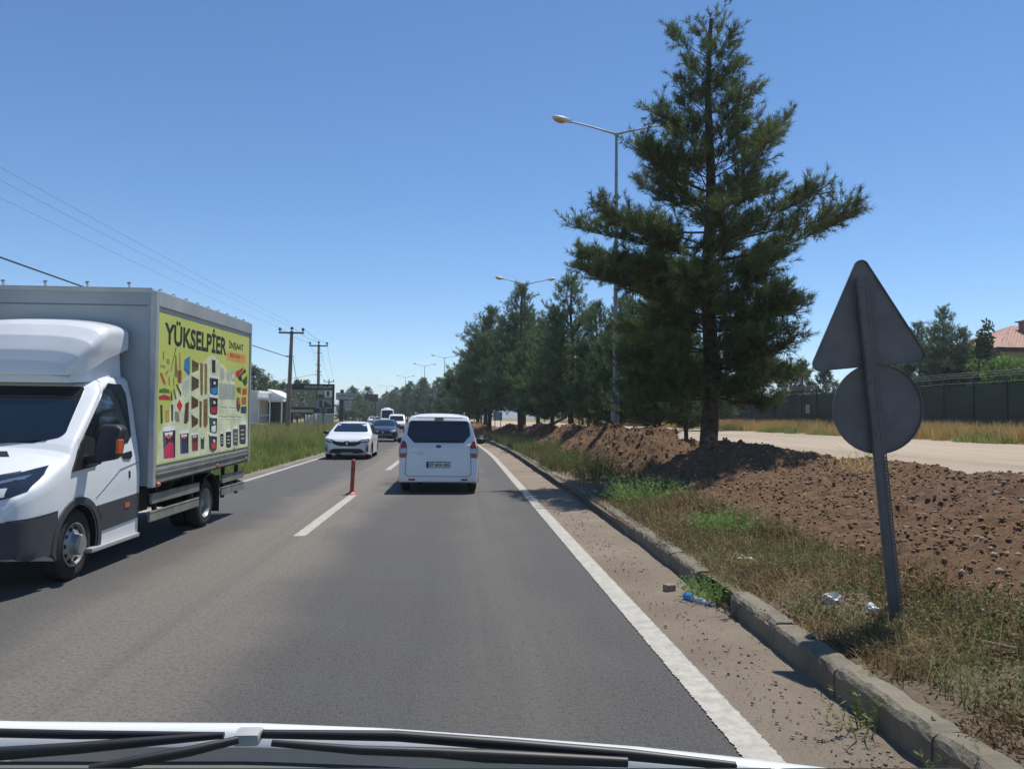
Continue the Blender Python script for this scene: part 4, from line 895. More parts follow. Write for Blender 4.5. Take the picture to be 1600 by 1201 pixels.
# ------------------------------------------------------------------ street furniture
M_galv = mat('galvanised', srgb('7b7f80'), .55, .55, col2=srgb('8f9292'), scale=3)
M_alu = mat('grey_plate', srgb('5f5f5f'), .55, .1, col2=srgb('6d6d6c'), scale=5, bump=.05, bscale=3, detail=9)
M_dark = mat('dark_steel', srgb('2c2d2e'), .5, .3)
M_black = mat('black_plastic', srgb('17181a'), .5)
M_white = mat('white_sheet', srgb('dfe1e0'), .5)
M_wood = mat('grey_pole', srgb('6d675d'), .9, col2=srgb('877f72'), scale=5)
M_cer = mat('brown_ceramic', srgb('3a302c'), .25)

# double armed street lamps
LG = 'double armed street lamps along the strip'
def lamp():
    t = thing('street_lamp', None, None)
    b = B(); b.tube([(0, 0, -.3), (0, 0, 2.3)], [.16, .15], 14); b.obj('base', mat('lamp_base', srgb('6f7375'), .6, .2, col2=srgb('84888a'), scale=4), t, smooth=40)
    b = B(); b.tube([(0, 0, 2.3), (0, 0, 6.5), (0, 0, 11.75)], [.095, .075, .05], 12); b.lathe([(2.25, .15), (2.36, .12), (2.4, .1)], (0, 0, 0), 'z', 14); b.obj('pole', M_galv, t, smooth=40)
    for s in (-1, 1):
        b = B(); b.tube([(0, 0, 11.6), (s*.08, 0, 11.74), (s*.9, 0, 11.95), (s*1.75, 0, 12.13)], [.04, .04, .032, .028], 8); b.obj('arm', M_galv, t, smooth=60)
        M = Matrix.Rotation(-s*R(12), 3, 'Y')
        b = B(); b.ellipsoid((s*2.02, 0, 12.20), (.36, .15, .095), 16, 8, M); b.box((s*1.72, 0, 12.13), (.14, .12, .1), M, .01); hd = b.obj('lamp_head', mat('lamp_shell', srgb('b9bab2'), .45), t, smooth=50)
        b = B(); b.ellipsoid((s*2.07, 0, 12.155), (.24, .125, .10), 14, 8, M); b.obj('diffuser', mat('amber_glass', srgb('a8794a'), .15, coat=.6), hd, smooth=60)
    return t
lm = lamp()
lamps = [(5.6, 27.0, 0, 'nearest street lamp, its twin arms high beside the tallest pine'), (5.13, 58.9, .0, 'street lamp whose arms show just above the tall pine group'), (3.0, 96, .04, 'street lamp almost swallowed by the pine tops'),
         (-2.3, 133.6, .1, 'street lamp clear of the pines with a small box on top, where the bend starts'), (-6.7, 156.4, .14, 'street lamp right above the white minibus side of the road'), (-13.7, 203.8, .16, 'faint far lamp over the low trees'), (-25, 272.7, .18, 'furthest faint lamp over the dark billboard')]
for i, (x, y, rz, lb) in enumerate(lamps):
    t = lm if i == 0 else copy_tree(lm)
    t.location = (x, y, .2 if i < 2 else 0); t.rotation_euler = (0, 0, rz)
    tag(t, lb, 'street lamp', LG)

# leaning road sign seen from the back
sg = thing('road_sign', 'leaning road sign seen from behind, grey triangle over a grey disc on a perforated post', 'road sign', (3.34, 5.62, .1))
sg.rotation_euler = (R(1.5), R(-5.9), R(-4))
H = 2.70
b = B()
b.box((-.027, 0, H/2-.1), (.052, .006, H+.2)); b.box((.0, .03, H/2-.1), (.006, .06, H+.2))
b.box((.031, .0, H/2-.1), (.008, .006, H+.2)); b.box((.0105, 0, H/2-.1), (.017, .006, H+.2))
for i in range(int((H+.1)/.026)):
    b.box((.023, 0, -.05+i*.026), (.009, .006, .016))
b.box((-.0545, .018, H/2-.1), (.004, .03, H+.2))
b.obj('post', mat('post_steel', srgb('595959'), .6, .1, col2=srgb('676766'), scale=6), sg)
def rounded(pts, r, n=8):
    out = []
    for i, p in enumerate(pts):
        p = Vector(p); a = (Vector(pts[i-1])-p).normalized(); q = (Vector(pts[(i+1) % len(pts)])-p).normalized()
        ang = a.angle(q); d = r/math.tan(ang/2); cen = p+(a+q).normalized()*(r/math.sin(ang/2))
        s0, s1 = p+a*d-cen, p+q*d-cen
        for k in range(n+1):
            v = s0.lerp(s1, k/n).normalized()*r; out.append(cen+v)
    return out
def plate(poly, y, th=.004, rim=.016):
    b = B(); b.prism([(p[0], y, p[1]) for p in poly], (0, th, 0))
    cen = sum((Vector((p[0], p[1])) for p in poly), Vector((0, 0)))/len(poly)
    ins = [Vector((p[0], p[1]))+(cen-Vector((p[0], p[1]))).normalized()*.008 for p in poly]
    n = len(poly)
    for i in range(n):                       # folded rim towards the post
        p, q = poly[i], poly[(i+1) % n]; a, e = ins[i], ins[(i+1) % n]
        b.poly([(p[0], y, p[1]), (q[0], y, q[1]), (q[0], y-rim, q[1]), (p[0], y-rim, p[1])])
        b.poly([(p[0], y-rim, p[1]), (q[0], y-rim, q[1]), (e[0], y-rim+.002, e[1]), (a[0], y-rim+.002, a[1])])
    return b
tri = rounded([(-.47, 2.02), (.47, 2.02), (.015, 2.90)], .055)
tp = plate(tri, .068).obj('triangular_plate', M_alu, sg)
b = B(); b.prism([(p[0]*.985+.0, .0725, (p[1]-2.3)*.985+2.3) for p in tri], (0, .002, 0)); b.obj('reflective_face', mat('sign_front', srgb('d8d8d4'), .4), tp)
disc = [(.345*math.cos(a)+.03, 1.695+.345*math.sin(a)) for a in np.linspace(0, 2*math.pi, 49)[:-1]]
dp_ = plate(disc, .066).obj('round_plate', M_alu, sg)
b = B(); b.prism([((p[0]-.03)*.985+.03, .0705, (p[1]-1.695)*.985+1.695) for p in disc], (0, .002, 0)); b.obj('reflective_face', mat('sign_front', srgb('d8d8d4'), .4), dp_)
b = B()
for z in (2.62, 2.2, 1.9, 1.5): b.box((0, .033, z), (.09, .066, .03), None, .004)
for z in (2.62, 2.2, 1.9, 1.5): b.lathe([(-.008, .009), (0, .009)], (-.024, -.006, z), 'y', 6)
b.obj('bracket', M_alu, sg)

# flexible red bollard on the centre line
bl = thing('bollard', 'flexible red marker post bolted to the centre line, slightly tilted', 'bollard', (-2.235, 16.75, 0)); bl.rotation_euler = (0, R(2.), 0)
Mr = mat('red_plastic', srgb('8f2f28'), .5, col2=srgb('a8443a'), scale=6)
b = B(); b.lathe([(.03, .045), (.3, .043), (.6, .044), (.70, .046), (.735, .04), (.75, .02)], (0, 0, 0), 'z', 18); b.obj('shaft', Mr, bl, smooth=50)
b = B(); b.lathe([(0, .14), (.015, .14), (.03, .10), (.06, .055)], (0, 0, 0), 'z', 20); b.obj('base', Mr, bl, smooth=30)
b = B(); b.lathe([(.50, .0455), (.50, .0465), (.58, .0465), (.58, .0455)], (0, 0, 0), 'z', 18); b.obj('band', mat('dull_red_band', srgb('6e3a34'), .4), bl, smooth=50)

# back of a board on the strip far ahead
p = at(778, 650, 54)
sb = thing('sign_board', 'small pale grey board seen from behind, low under the pines of the strip', 'sign', (p.x, 54, .2))
b = B(); b.box((-.01, 0, p.z-.2), (.62, .02, .6), None, .006); b.obj('panel', mat('pale_grey_sheet', srgb('a3a8ac'), .5), sb)
for s in (-1, 1):
    b = B(); b.box((s*.2, -.03, (p.z-.2)/2+.1), (.05, .04, p.z)); b.obj('leg', M_galv, sb)

# ------------------------------------------------------------------ right: fence, notice, house
FX = 29.2
f0, f1 = 18., 128.
fn = thing('fence', 'long dark green screened fence with wires strained along its top, behind the straw grass', 'fence', (0, 0, 0))
M_net = mat('green_screen', srgb('28372f'), .9, col2=srgb('36463d'), scale=.7)
M_post = mat('fence_post', srgb('20282a'), .6)
nb = B(); ph = 2.75; n = int((f1-f0)/2.6)
fx = lambda y: FX+c(y)*.5-.02*(y-40)*.2
pz = lambda y: float(land_z(np.array(FX), np.array(y)))
for i in range(n):
    ya, yb_ = f0+2.6*i, f0+2.6*(i+1)
    m_ = []
    for k in range(5):
        t = k/4; yy = ya+(yb_-ya)*t; bow = .05*math.sin(math.pi*t)*(1 if i % 2 else .4)
        m_.append((nb.v((fx(yy)+bow, yy, pz(yy)+.05)), nb.v((fx(yy)+bow, yy, pz(yy)+ph-.05*math.sin(math.pi*t))), nb.v((fx(yy)+bow+.012, yy, pz(yy)+ph-.05*math.sin(math.pi*t))), nb.v((fx(yy)+bow+.012, yy, pz(yy)+.05))))
    for a, q in zip(m_, m_[1:]):
        for j in range(3): nb.face([a[j], q[j], q[j+1], a[j+1]])
nb.obj('screen', M_net, fn, smooth=30)
for i in range(n+1):
    yy = f0+2.6*i
    b = B(); b.box((fx(yy)-.05, yy, pz(yy)+ph/2+.15), (.07, .07, ph+.5)); b.beam((fx(yy)-.05, yy, pz(yy)+ph+.38), (fx(yy)+.35, yy, pz(yy)+ph+.75), .05, .05); b.obj('post', M_post, fn)
wb = B()
for dz, dx in ((.12, -.05), (.45, .02), (.6, .18), (.74, .33)):
    wb.tube([(fx(yy)+dx, yy, pz(yy)+ph+dz) for yy in np.linspace(f0, f1, 44)], .012, 4)
wb.obj('wire', M_galv, fn)
p = at(1206, 638, 61)
nn = thing('notice', 'small cream notice plate fixed to the dark fence', 'notice', (fx(61)-.1, 61, p.z))
b = B(); b.box((0, 0, 0), (.02, .62, .68)); b.obj('plate', mat('cream_plate', srgb('b5ab8e'), .6), nn)
b = B(); 
for i in range(4): b.box((-.0125, 0, .2-.13*i), (.003, .4-.06*(i % 2), .04))
b.obj('print', flat('5a5648'), nn)

p0 = at(1532, 545, 62); p1 = at(1592, 517, 62)
hs = thing('house', 'house with a salmon tiled hip roof and brick chimney beyond the fence', 'house', (p0.x+8, 66, .9))
ez = p0.z-.9
M_wall = mat('render_wall', srgb('8c8168'), .9, col2=srgb('9a8f76'), scale=.8)
M_tile = None
b = B(); b.box((0, 0, ez/2-.1), (13.6, 9.6, ez-.1)); b.obj('wall', M_wall, hs)
g = NG('roof_tiles', .8)
n1 = g.noise(1.2, 5); n2 = g.noise(9, 4)
base = g.ramp(n2, [(.3, srgb('94705f')), (.7, srgb('b5917f'))]); g.base(g.mix(g.mapr(n1, .45, .7, 0, .5), base, srgb('7d5d4f')))
rh = 2.5
b = B()
def roof_face(A, Bp, Cp, Dp, nrow=16, ncol=60):
    """tiled slope between eave A-B and ridge D-C with barrel ribs"""
    A, Bp, Cp, Dp = map(Vector, (A, Bp, Cp, Dp)); nrm = (Bp-A).cross(Dp-A).normalized()
    ncol = max(8, int((Bp-A).length/.06)); g_ = []
    L = (Bp-A).length; e = (Bp-A)/L
    for j in range(nrow+1):
        t = j/nrow; a, q = A.lerp(Dp, t), Bp.lerp(Cp, t); r_0 = []
        for i in range(ncol+1):
            p = a.lerp(q, i/ncol); s = (p-A).dot(e)
            r_0.append(b.v(p+nrm*(.05*abs(math.sin(s*math.pi/.30)))))
        g_.append(r_0)
    for x, y_ in zip(g_, g_[1:]):
        for i in range(ncol): b.face([x[i], x[i+1], y_[i+1], y_[i]])
ex, ey = 7.6, 5.6
roof_face((-ex, -ey, ez), (ex, -ey, ez), (2.2, 0, ez+rh), (-2.2, 0, ez+rh)); roof_face((ex, ey, ez), (-ex, ey, ez), (-2.2, 0, ez+rh), (2.2, 0, ez+rh))
roof_face((-ex, ey, ez), (-ex, -ey, ez), (-2.2, 0, ez+rh), (-2.201, 0, ez+rh)); roof_face((ex, -ey, ez), (ex, ey, ez), (2.2, 0, ez+rh), (2.201, 0, ez+rh))
rf = b.obj('roof', g.m, hs, fix=False)
b = B(); b.box((0, 0, ez-.16), (15.1, 11.1, .22)); b.obj('eaves', mat('dark_eaves', srgb('3f342d'), .8), hs)
b = B(); b.box((-1.9, -1.6, ez+rh-.45), (.95, .95, 1.3)); ch = b.obj('chimney', mat('chimney_brick', srgb('7b5a4a'), .9, col2=srgb('936f5c'), scale=9), rf)
b = B(); b.box((-1.9, -1.6, ez+rh+.25), (1.35, 1.35, .1)); b.lathe([(ez+rh+.30, .62), (ez+rh+.48, .05)], (-1.9, -1.6, 0), 'z', 4); b.obj('chimney_cap', mat('chimney_cap', srgb('8a7a70'), .8), ch)
for s in (-3.4, 0.4, 4):
    b = B(); b.box((s, -4.83, ez-1.9), (1.3, .06, 1.3)); wn = b.obj('window', mat('window_frame', srgb('e0dfdc'), .5), hs)
    b = B(); b.box((s, -4.865, ez-1.9), (1.1, .02, 1.1)); b.obj('pane', mat('dark_glass', srgb('1c2327'), .08, spec=.6), wn)

# ------------------------------------------------------------------ left: power poles and wires
PG = 'power poles along the left verge'
def power_pole(px, top, base_px, base_py, Y, lb, extra):
    p = at(px, top, Y); q = at(base_px, base_py, Y)
    t = thing('power_pole', lb, 'power pole', (q.x, Y, .1), 0, PG)
    h = p.z-.1; lx = p.x-q.x
    b = B(); b.tube([(0, 0, -.3), (lx*.5, 0, h*.5), (lx, 0, h)], [.2, .165, .125], 10); b.obj('pole', M_wood, t, smooth=50)
    b = B(); b.beam((lx-.98, -.14, h-.16), (lx+.98, -.14, h-.16), .11, .13); b.obj('crossarm', mat('crossarm_steel', srgb('3f4448'), .6, .3), t)
    for s in (-.9, 0, .9):
        b = B(); z0 = h-.1 if s else h
        b.lathe([(z0, .03), (z0+.10, .03), (z0+.11, .115), (z0+.17, .125), (z0+.19, .08), (z0+.22, .115), (z0+.29, .11), (z0+.33, .04)], (lx+s, -.14 if s else 0, 0), 'z', 12)
        b.obj('insulator', M_cer, t, smooth=40)
    for dz in extra:
        b = B(); b.beam((lx*.7-.34, -.1, h-dz), (lx*.7+.34, -.1, h-dz-.05), .05, .05); b.obj('bracket', M_dark, t)
    return Vector((q.x+lx, Y, .1+h))
T1 = power_pole(456, 517, 449, 680, 62, 'nearest concrete power pole, leaning a little and rising in front of the villa billboard', (2.0,))
T2 = power_pole(498, 538, 497, 660, 84, 'second power pole with many small brackets, coming up behind the billboard', (.9, 2.2, 2.9, 3.3))
T3 = power_pole(514, 595, 514, 650, 150, 'third power pole, only its crossarm showing above the billboard', ())
T0 = Vector((-14.3, -14., 9.25))
def wire(name, a, b_, sag, lb, r=.012, grp=None):
    a, b_ = Vector(a), Vector(b_)
    pts = [a.lerp(b_, t)-Vector((0, 0, sag*4*t*(1-t))) for t in np.linspace(0, 1, 25)]
    o = B().tube(pts, r, 5).obj(name, mat('wire_black', srgb('2a2e33') if r > .009 else srgb('6b7682'), .6) if r > .009 else mat('wire_grey', srgb('66717d'), .6))
    return tag(o, lb, 'wire', grp)
pos = {-1: 'lower outer', 0: 'middle', 1: 'upper inner'}
for s in (-1, 0, 1):
    dz = .24 if s else .34
    wire('power_line', T0+Vector((s*.9, 0, dz)), T1+Vector((s*.9, -.14 if s else 0, dz-.02)), .5, '%s of the three thin power lines falling to the nearest pole' % pos[s], .005, 'power lines')
    wire('power_line', T1+Vector((s*.9, -.14 if s else 0, dz)), T2+Vector((s*.9, -.14 if s else 0, dz-.02)), .25, '%s power line between the first and second poles' % ('outer', 'middle', 'road-side')[s+1], .012, 'power lines')
    wire('power_line', T2+Vector((s*.9, -.14 if s else 0, dz)), T3+Vector((s*.9, -.14 if s else 0, dz-.02)), .5, '%s power line running on past the second pole' % ('outer', 'middle', 'road-side')[s+1], .012, 'power lines')
wire('cable', (-14.2, 8, 6.6), T1+Vector((-.2, 0, -2.1)), .12, 'thick dark cable dropping behind the truck box to the nearest pole', .03)
wire('cable', T1+Vector((.15, 0, -2.2)), (T2.x-1.0, 80, 4.2), .6, 'slack cable looping down from the nearest pole', .022)
wire('cable', T2+Vector((-.2, 0, -3.2)), (-27, 84, 4.3), .2, 'thin cable running from the second pole to the white building', .018)

# ------------------------------------------------------------------ left: building, billboards
M_pan = mat('white_panel', srgb('c2c4c2'), .7, col2=srgb('d2d4d2'), scale=1.)
Yb = 78.
A0 = at(386, 664, Yb); A1 = at(402, 664, Yb); A2 = at(443, 664, Yb)
bd = thing('building', 'low white roadside building with a flat canopy on thin posts and a gable roof', 'building', (A0.x, Yb, 0))
zr = at(400, 612, Yb).z; zc = at(420, 626, Yb).z; wA = A1.x-A0.x+3
b = B(); b.box((wA/2-3, 2.5, zr/2), (wA, 5, zr)); b.obj('wall', M_pan, bd)
b = B(); b.box((wA/2-3, 2.5, zr+.07), (wA+.3, 5.3, .14)); b.obj('roof', mat('white_roof', srgb('e4e5e3'), .6), bd)
cw = A2.x-A1.x
b = B(); b.prism([(A1.x-A0.x, -.6, zc+.12), (A2.x-A0.x, -.6, zc-.02), (A2.x-A0.x, -.6, zc+.2), (A1.x-A0.x, -.6, zc+.36)], (0, 5, 0)); b.obj('canopy', mat('white_roof', srgb('e4e5e3'), .6), bd)
b = B(); b.box((A1.x-A0.x+cw/2, 4.2, zc/2), (cw, .2, zc-.1)); b.obj('back_wall', mat('dark_glazing', srgb('232a36'), .3), bd)
for t in (.08, .5, .95):
    b = B(); b.box((A1.x-A0.x+cw*t, -.4, zc/2), (.10, .10, zc)); b.obj('post', M_white, bd)
b = B(); b.box((A1.x-A0.x+cw*.29, -.4, zc*.52), (cw*.38, .06, .06)); b.obj('rail', M_white, bd)
gz = at(400, 622, Yb+6).z; gt = at(407, 613, Yb+6).z
b = B(); b.prism([(A1.x-A0.x-.4, 5.2, zc), (A1.x-A0.x+1.7, 5.2, zc), (A1.x-A0.x+1.7, 5.2, gz), (A1.x-A0.x-.3, 5.2, gt+.35)], (0, 6, 0)); b.obj('gable_roof', mat('white_roof', srgb('e4e5e3'), .6), bd)
for j, (px, py, Y, w_, h_, lb) in enumerate(((404, 657, 70, 1.3, .4, 'pile of dark scrap with a white board in front of the canopy'),)):
    p = at(px, py, Y); jk = thing('scrap_pile', lb, 'scrap', (p.x, Y, .1))
    b = B()
    for k in range(9): b.box((random.uniform(-.9, 1.8), random.uniform(-.4, .4), random.uniform(.1, .5)), (random.uniform(.3, .9), random.uniform(.2, .5), random.uniform(.15, .4)), Matrix.Rotation(random.uniform(-.5, .5), 3, 'Y'))
    b.obj('scrap', mat('scrap_brown', srgb('4a3d32'), .9, col2=srgb('6d5c4a'), scale=3), jk)
    b = B(); b.box((.1, -.45, .75), (1.3, .06, .12), Matrix.Rotation(.1, 3, 'Y')); b.obj('board', M_white, jk)

Yk = 74.
K0, K1 = at(446.5, 650, Yk), at(521.5, 650, Yk)
zt, zb_ = at(480, 599.5, Yk).z, at(480, 645.5, Yk).z
bw = K1.x-K0.x; bh = zt-zb_
bb = thing('billboard', 'dark framed villa billboard with an aerial view and two pictures, behind the nearest pole', 'billboard', (K0.x, Yk, 0)); 
b = B(); b.box((bw/2, .12, (zt+zb_)/2), (bw, .2, bh), None, .01); b.obj('frame', mat('billboard_frame', srgb('2b3233'), .7), bb)
def pan(b, u0, u1, v0, v1, y, mi): b.mi = mi; b.poly([(bw*u0, y, zb_+bh*v0), (bw*u1, y, zb_+bh*v0), (bw*u1, y, zb_+bh*v1), (bw*u0, y, zb_+bh*v1)])
b = B()
pan(b, .03, .625, .20, .80, .016, 0); pan(b, .65, .955, .50, .80, .016, 1); pan(b, .63, .955, .17, .475, .016, 2); pan(b, .03, .57, .03, .13, .016, 3)
pan(b, .80, .955, .58, .78, .013, 4); pan(b, .84, .90, .60, .76, .011, 5); pan(b, .66, .79, .52, .64, .013, 5); pan(b, .69, .77, .2, .44, .013, 5)
b.mi = 5; b.poly([(bw*.77, .013, zb_+bh*.44), (bw*.95, .013, zb_+bh*.26), (bw*.95, .013, zb_+bh*.2), (bw*.77, .013, zb_+bh*.22)])
b.mi = 4; b.poly([(bw*.765, .011, zb_+bh*.46), (bw*.78, .011, zb_+bh*.46), (bw*.78, .011, zb_+bh*.2), (bw*.765, .011, zb_+bh*.2)])
rr = random.Random(4)
for k in range(46):
    a = rr.uniform(.12, .58); q = rr.uniform(.26, .74); 
    if abs(q-.5) > .28-.35*abs(a-.33): continue
    b.mi = rr.choice((4, 4, 5, 6)); s = rr.uniform(.008, .018); b.poly([(bw*(a-s), .0125-.0001*k, zb_+bh*(q-s)), (bw*(a+s*1.4), .0125-.0001*k, zb_+bh*(q-s*1.2)), (bw*(a+s), .0125-.0001*k, zb_+bh*(q+s*1.5)), (bw*(a-s*.6), .0125-.0001*k, zb_+bh*(q+s))])
b.obj('picture', [flat('7d8261'), flat('8f9c98'), flat('7f8f92'), flat('a8a58a'), flat('d8dcd6'), flat('2f3c3c'), flat('4a5640')], bb)
b = B(); text_mesh(b, 'NİRVANA VİLLALARI', (bw*.375, .014, zb_+bh*.86), (1, 0, 0), (0, 0, 1), bh*.09, bw*.58, .012)
text_mesh(b, 'SATILIK VİLLALAR', (bw*.06, .014, zb_+bh*.055), (1, 0, 0), (0, 0, 1), bh*.045, bw*.46, .01) if False else None
b.obj('lettering', flat('c9bfa8'), bb)
for x in (.12, .5, .86):
    b = B(); b.box((bw*x, .3, zb_/2), (.16, .16, zb_+.6)); b.obj('leg', M_dark, bb)
# things under the billboard
p = at(486, 664, 72); cr = thing('torn_banner', 'torn white banner sheet hanging crumpled under the villa billboard', 'banner', (p.x, 72, 0))
hz = at(486, 646.5, 72).z; b = B(); n_, m_ = 22, 16; vv = [[b.v(((i/n_-.5)*1.0, .25*math.sin(i*.9+j*.4)*.5+.2*vnoise(np.array(i*.4), np.array(j*.4+3)), hz*(j/m_)-(.25*abs(math.sin(i*.7)) if j == m_ else 0))) for i in range(n_+1)] for j in range(m_+1)]
for j in range(m_):
    for i in range(n_):
        if (i in (11, 12, 13) and 3 < j < 9) or (i < 5 and j < 5): continue
        b.face([vv[j][i], vv[j][i+1], vv[j+1][i+1], vv[j+1][i]])
b.obj('sheet', mat('banner_cloth', srgb('c9c9c2'), .8), cr, smooth=60)
p = at(508, 664, 71); q = at(521, 664, 71); h0 = at(508, 647, 71).z
hg = thing('hoarding', 'light grey rectangular hoarding panel standing under the right end of the villa billboard', 'hoarding', (p.x, 71, 0))
b = B(); b.box((0, 0, h0/2+.1), (1.55, .05, h0-.1)); b.obj('panel', mat('hoarding_grey', srgb('9a9b98'), .8, col2=srgb('aeb0ac'), scale=3), hg)
b = B(); b.box((0, -.03, h0+.03), (1.6, .08, .08)); b.box((0, .03, .12), (1.6, .04, .06)); b.obj('frame', M_white, hg)
p = at(505, 641, 66); rs = thing('road_sign', 'small round sign seen from behind on a dark post before the grey hoarding', 'road sign', (p.x, 66, 0))
b = B(); b.lathe([(0, .33), (.01, .33)], (0, 0, p.z), 'y', 28); b.obj('round_plate', M_alu, rs)
b = B(); b.tube([(0, -.03, -.2), (0, -.03, p.z+.2)], .04, 8); b.obj('post', M_dark, rs)
# long roadside sign on a post
Ys = 100.; S0, S1 = at(525, 619, Ys), at(553.5, 619, Ys); zt, zb_ = at(540, 613.5, Ys).z, at(540, 624.5, Ys).z
sw = S1.x-S0.x
ls = thing('roadside_sign', 'long white shop sign with dark lettering on a single dark mast', 'shop sign', (S0.x, Ys, 0))
b = B(); b.box((sw/2, .1, (zt+zb_)/2), (sw, .2, zt-zb_)); b.obj('frame', mat('sign_frame', srgb('3b4246'), .6), ls)
b = B(); b.poly([(.06, -.004, zb_+.06), (sw-.06, -.004, zb_+.06), (sw-.06, -.004, zt-.06), (.06, -.004, zt-.06)]); b.obj('panel', flat('a9b0b0'), ls)
b = B(); text_mesh(b, 'DOĞRUSAN', (sw*.1, -.01, zb_+(zt-zb_)*.42), (1, 0, 0), (0, 0, 1), (zt-zb_)*.34, sw*.83, .02); b.box((sw*.4, -.012, zb_+(zt-zb_)*.2), (sw*.5, .004, .06)); b.obj('lettering', flat('2e343a'), ls)
mx_ = at(533, 640, Ys).x-S0.x
b = B(); b.box((mx_, .3, zt/2), (.5, .3, zt)); b.obj('mast', mat('mast_dark', srgb('25292c'), .7), ls)
b = B(); b.box((mx_+.05, .2, zt+.2), (.42, .3, .4)); b.obj('lamp_box', M_dark, ls)
for k, (z0, z1) in enumerate(((630.5, 626), (635, 631.5), (641, 636))):
    za, zb2 = at(540, z0, Ys).z, at(540, z1, Ys).z
    b = B(); b.box((mx_+.85, .1, (za+zb2)/2), (1.0-.1*k, .1, zb2-za)); b.obj('side_panel', mat('side_panel', srgb('9aa4a6'), .6), ls)
p = at(580, 621, 176); q = at(591, 621, 176); zt = at(580, 615.5, 176).z; zb_ = at(580, 627, 176).z
fb = thing('billboard', 'dark unlit billboard seen from behind among the far trees', 'billboard', (p.x, 176, 0))
b = B(); b.box((0, 0, (zt+zb_)/2), (3.1, .3, zt-zb_)); b.obj('panel', mat('billboard_back', srgb('2a3034'), .8), fb)
for s in (-1, 1):
    b = B(); b.box((s*1., .2, zb_/2), (.2, .2, zb_+.4)); b.obj('leg', M_dark, fb)
# ------------------------------------------------------------------ vehicles (local frame: front towards -y, left side at +x)
M_paint = mat('white_paint', srgb('dfe2e4'), .28, coat=.6, col2=srgb('d3d7da'), scale=1.4)
M_navy = mat('navy_paint', srgb('232a3b'), .22, .2, coat=.8)
M_greyp = mat('silver_paint', srgb('8d949b'), .3, .3, coat=.6)
M_glass = mat('tinted_glass', srgb('10161d'), .05, spec=.7, coat=.4)
M_trim = mat('black_trim', srgb('1b1d1f'), .5)
M_clad = mat('grey_cladding', srgb('37393c'), .65, col2=srgb('43464a'), scale=3)
M_well = mat('wheel_well', srgb('0b0b0c'), .9)
M_tyre = mat('tyre_rubber', srgb('1d1d1e'), .85, col2=srgb('2b2a29'), scale=9)
M_rim = mat('wheel_silver', srgb('8f918f'), .4, .5, col2=srgb('a2a39f'), scale=5)
M_red = mat('red_lens', srgb('8f1b1e'), .12, coat=.6)
M_clear = mat('clear_lens', srgb('aeb6bb'), .1, coat=.6)
M_orange = mat('orange_lens', srgb('c0522a'), .2, coat=.4)
M_chrome = mat('chrome', srgb('b9bdc0'), .15, .9)
M_hl = mat('headlight_dark', srgb('20252b'), .06, .1, coat=1.)
M_seam = mat('panel_gap', srgb('26292c'), .8)

def pch(tab):
    x = np.array([p[0] for p in tab], float); y = np.array([p[1] for p in tab], float)
    f = _pchip(x, y)
    return lambda v: float(f(min(max(v, x[0]), x[-1])))
def lin(tab):
    x = np.array([p[0] for p in tab], float); y = np.array([p[1] for p in tab], float)
    return lambda v: float(np.interp(v, x, y))

